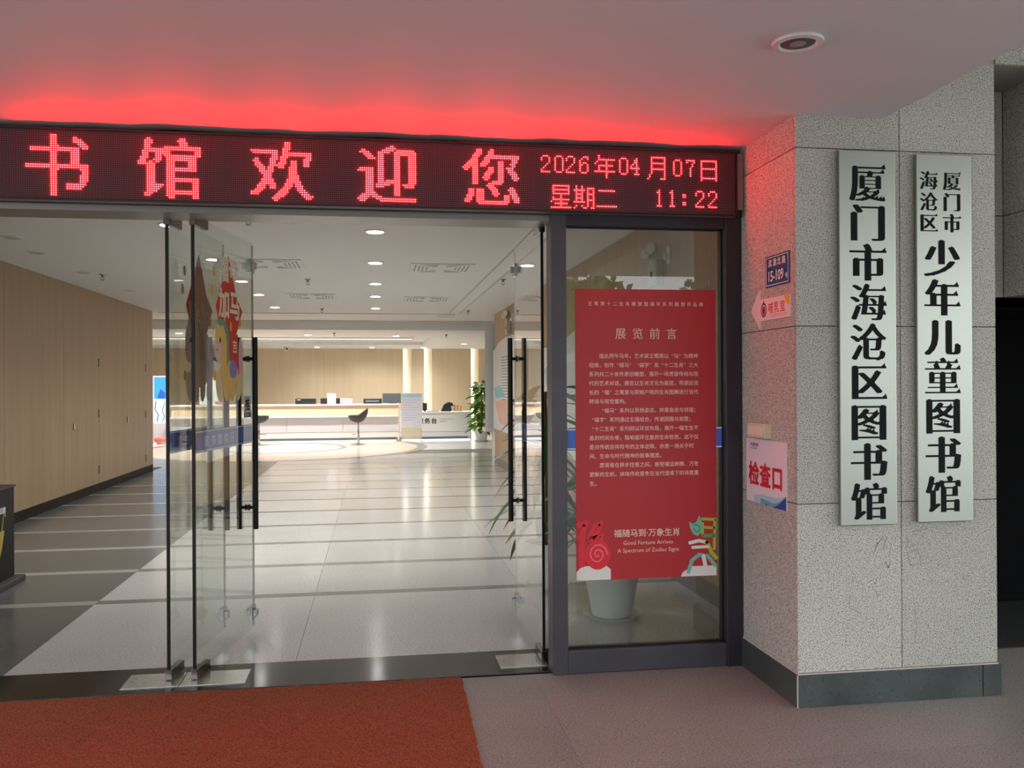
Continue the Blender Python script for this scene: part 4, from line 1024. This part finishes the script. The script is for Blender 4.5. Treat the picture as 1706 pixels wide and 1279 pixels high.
# banner cabinets at far left
for i, (x, lb) in enumerate(((-6.15, 'blue and white roll-up banner, left of the pair'), (-5.72, 'blue and white roll-up banner, right of the pair'))):
    t = tag(empty('rollup_banner', (x, 20.6, 0)), lb+' in the lobby', 'banner', 'blue banners beyond the left wall')
    add('sheet', MB().box(x-.20, x+.20, 20.6, 20.606, .52, 1.80), pm('banner_pale', 'd3e3ec', .5), t)
    add('sky_print', MB().box(x-.17, x+.17, 20.597, 20.6, 1.18, 1.76), pm('banner_blue', '3c9be6', .5), t)
    mb = MB(); fb = frame((0, 20.5965, 0), (1, 0, 0), (0, 0, 1))
    stroke(mb, fb, [(x-.12, 1.12), (x-.15, .9), (x-.06, .75), (x-.1, .58)], .02, 0, .001); stroke(mb, fb, [(x+.1, 1.1), (x+.04, .85), (x+.10, .7), (x+.04, .58)], .015, 0, .001); add('wave_print', mb, pm('banner_wave', '5b6570', .5), t)
    mb = MB().prism([(x-.1, 1.2), (x+.1, 1.18), (x+.12, 1.32), (x, 1.45), (x-.06, 1.3)], fb, 0, .001); add('deep_blue_print', mb, pm('banner_deep', '1f5fb8', .5), t)
    add('pole', MB().tube([(x, 20.62, .1), (x, 20.62, 1.8)], .01), steel, t); add('base', MB().box(x-.21, x+.21, 20.52, 20.68, 0, .52), pm('banner_base', 'cfc9c9', .4), t)
for i, (x, y, lb) in enumerate(((-5.95, 19.6, 'round red floor seat in the lobby, left one'), (-5.55, 20.0, 'round red floor seat in the lobby, right one'))):
    t = tag(empty('pouffe', (x, y, 0)), lb, 'seat', 'red floor seats by the banners')
    add('cushion', MB().lathe([(.17, .06), (.2, .09), (.2, .14), (.16, .18), (.02, .185)], (x, y, 0), 24), pm('cushion_red', 'd4615c', .7), t, smooth=True); add('foot', MB().lathe([(.14, 0), (.14, .06)], (x, y, 0), 20), white_m, t)

# ---------- plants
def leaf_mesh(name, L, Wd, mat, droop=.25):
    mb = MB(); n = 6
    for k in range(n+1):
        t = k/n; w = Wd*math.sin(math.pi*min(1, t*.92+.06))**.8*(1-.35*t); z = -droop*L*t*t
        mb.v += [(-w/2, L*t, z+.12*w), (0, L*t, z), (w/2, L*t, z+.12*w)]
    for k in range(n):
        a = 3*k; mb.f += [(a, a+1, a+4, a+3), (a+1, a+2, a+5, a+4)]
    me = bpy.data.meshes.new(name); me.from_pydata(mb.v, [], mb.f); me.materials.append(mat); me.polygons.foreach_set('use_smooth', [True]*len(me.polygons)); return me
lg1 = pm('leaf_green', '6ea03c', .45, noise=(25, '4c7c2a', .3, .7)); lg2 = pm('leaf_dark_green', '47733a', .4, noise=(20, '33592c', .3, .7))
lm1 = leaf_mesh('leaf', .27, .17, lg1); lm2 = leaf_mesh('leaf', .34, .085, lg2, .45)
def plant(x, y, h0, h1, rad, nleaf, lmesh, pot_r, pot_h, label, taper=.3, saucer=False, soil='soil'):
    t = tag(empty('potted_plant', (x, y, 0)), label, 'plant', None)
    add('pot', MB().lathe([(pot_r*.62, .015), (pot_r*.66, .016), (pot_r, pot_h), (pot_r*.93, pot_h), (pot_r*.90, pot_h-.03)], (x, y, 0), 32, cap=False).lathe([(.01, .015), (pot_r*.62, .015)], (x, y, 0), 32, cap=False), pm('pot_white', 'd5dad7', .35), t, smooth=True)
    add('soil', MB().lathe([(pot_r*.91, pot_h-.035), (.01, pot_h-.03)], (x, y, 0), 24, cap=False), pm('soil', '3a2c20', .95), t)
    add('saucer', MB().lathe([(pot_r*.8, 0), (pot_r*1.0, .03), (pot_r*.97, .03), (pot_r*.77, .008), (.01, .008)], (x, y, 0), 32, cap=False), MC['pot_white'], t, smooth=True)
    add('stem', MB().tube([(x, y, pot_h-.04), (x+.01, y, (h0+h1)/2), (x, y, h1-.05)], .022 if lmesh is lm1 else .012, 8), pm('stem_brown', '6a5a34', .8), t)
    rnd = random.Random(int(x*100+y))
    for k in range(nleaf):
        u = (k+.5)/nleaf; z = h0+(h1-h0)*u; a = k*2.399+rnd.uniform(-.3, .3)
        r = rad*(1-taper*u)*rnd.uniform(.25, 1.0); s = rnd.uniform(.75, 1.15)
        o = bpy.data.objects.new('leaf', lmesh); COL.objects.link(o); o.parent = t
        o.location = (r*.5*math.cos(a), r*.5*math.sin(a), z); o.rotation_euler = (R(rnd.uniform(-35, 25)), R(rnd.uniform(-25, 25)), a-math.pi/2); o.scale = (s, s*(.6+r/rad*.5), s)
    return t
plant(2.80, 19.32, .30, 1.58, .52, 190, lm1, .20, .30, 'tall bushy green plant in white pot beside the service desk', .35)
plant(1.50, 1.05, .50, 1.15, .22, 34, lm2, .19, .36, 'potted plant in large white pot behind the red poster', .1)
plant(1.24, 1.95, .45, 1.50, .34, 70, lm2, .17, .34, 'leafy potted plant between mullion and poster, indoors', .1)

# ---------- outdoors behind the camera, seen only as reflections: low hedge and pale block
bl = tag(empty('building', (6, -45, 0)), 'pale building across the forecourt, seen only as a reflection', 'building')
add('tall_wing', MB().box(-18, 11.4, -50, -45.1, 4.6, 10), pm('far_render', 'b9bcb8', .8), bl)
add('wall', MB().box(-18, 30, -50, -45, -.2, 4.6), pm('far_render', 'b9bcb8', .8), bl)
for i in range(10):
    for j in range(1): add('window', MB().box(-16+4.4*i, -14+4.4*i, -45, -44.9, 1.2+2.8*j, 2.8+2.8*j), pm('far_glass', '5d6f7a', .2), bl)
def tree(x, y, h, label):
    t = tag(empty('tree', (x, y, -.12)), label, 'tree', 'trees across the forecourt')
    add('trunk', MB().tube([(x, y, -.12), (x+.1, y, h*.5), (x, y, h*.8)], [.16, .12, .06], 8), pm('bark', '5a4a3c', .9), t)
    mb = MB(); rnd = random.Random(int(x*7))
    for k in range(900):
        p = Vector((rnd.gauss(0, 1), rnd.gauss(0, 1), rnd.gauss(0, .8))).normalized()*rnd.uniform(.5, 1)*h*.32+Vector((x, y, h*.75))
        u = Vector((rnd.uniform(-1, 1), rnd.uniform(-1, 1), rnd.uniform(-1, 1))).normalized()*.22; v = u.orthogonal().normalized()*.14
        mb.quad(p-u, p-v, p+u, p+v)
    tag(add('foliage', mb, pm('far_leaf', '5f7d46', .7), t, fix=False), kind='stuff')
tree(-7, -28, 6, 'leftmost tree across the forecourt'); tree(8.3, -29, 5.6, 'middle tree across the forecourt'); tree(12.6, -27, 5.4, 'rightmost tree across the forecourt')

# area lamp helper, unused: the added lobby fill in the ceiling tray is switched off
def area(name, loc, sx, sy, e, col=(1, .96, .9), parent=None):
    l = bpy.data.lights.new(name, 'AREA'); l.shape = 'RECTANGLE'; l.size = sx; l.size_y = sy; l.energy = e; l.color = col
    o = bpy.data.objects.new(name, l); COL.objects.link(o); o.location = loc; return o
#area('tray_light', ((tx0+tx1)/2, (ty0+ty1)/2, tray_c+.24), 8, 3, 420)
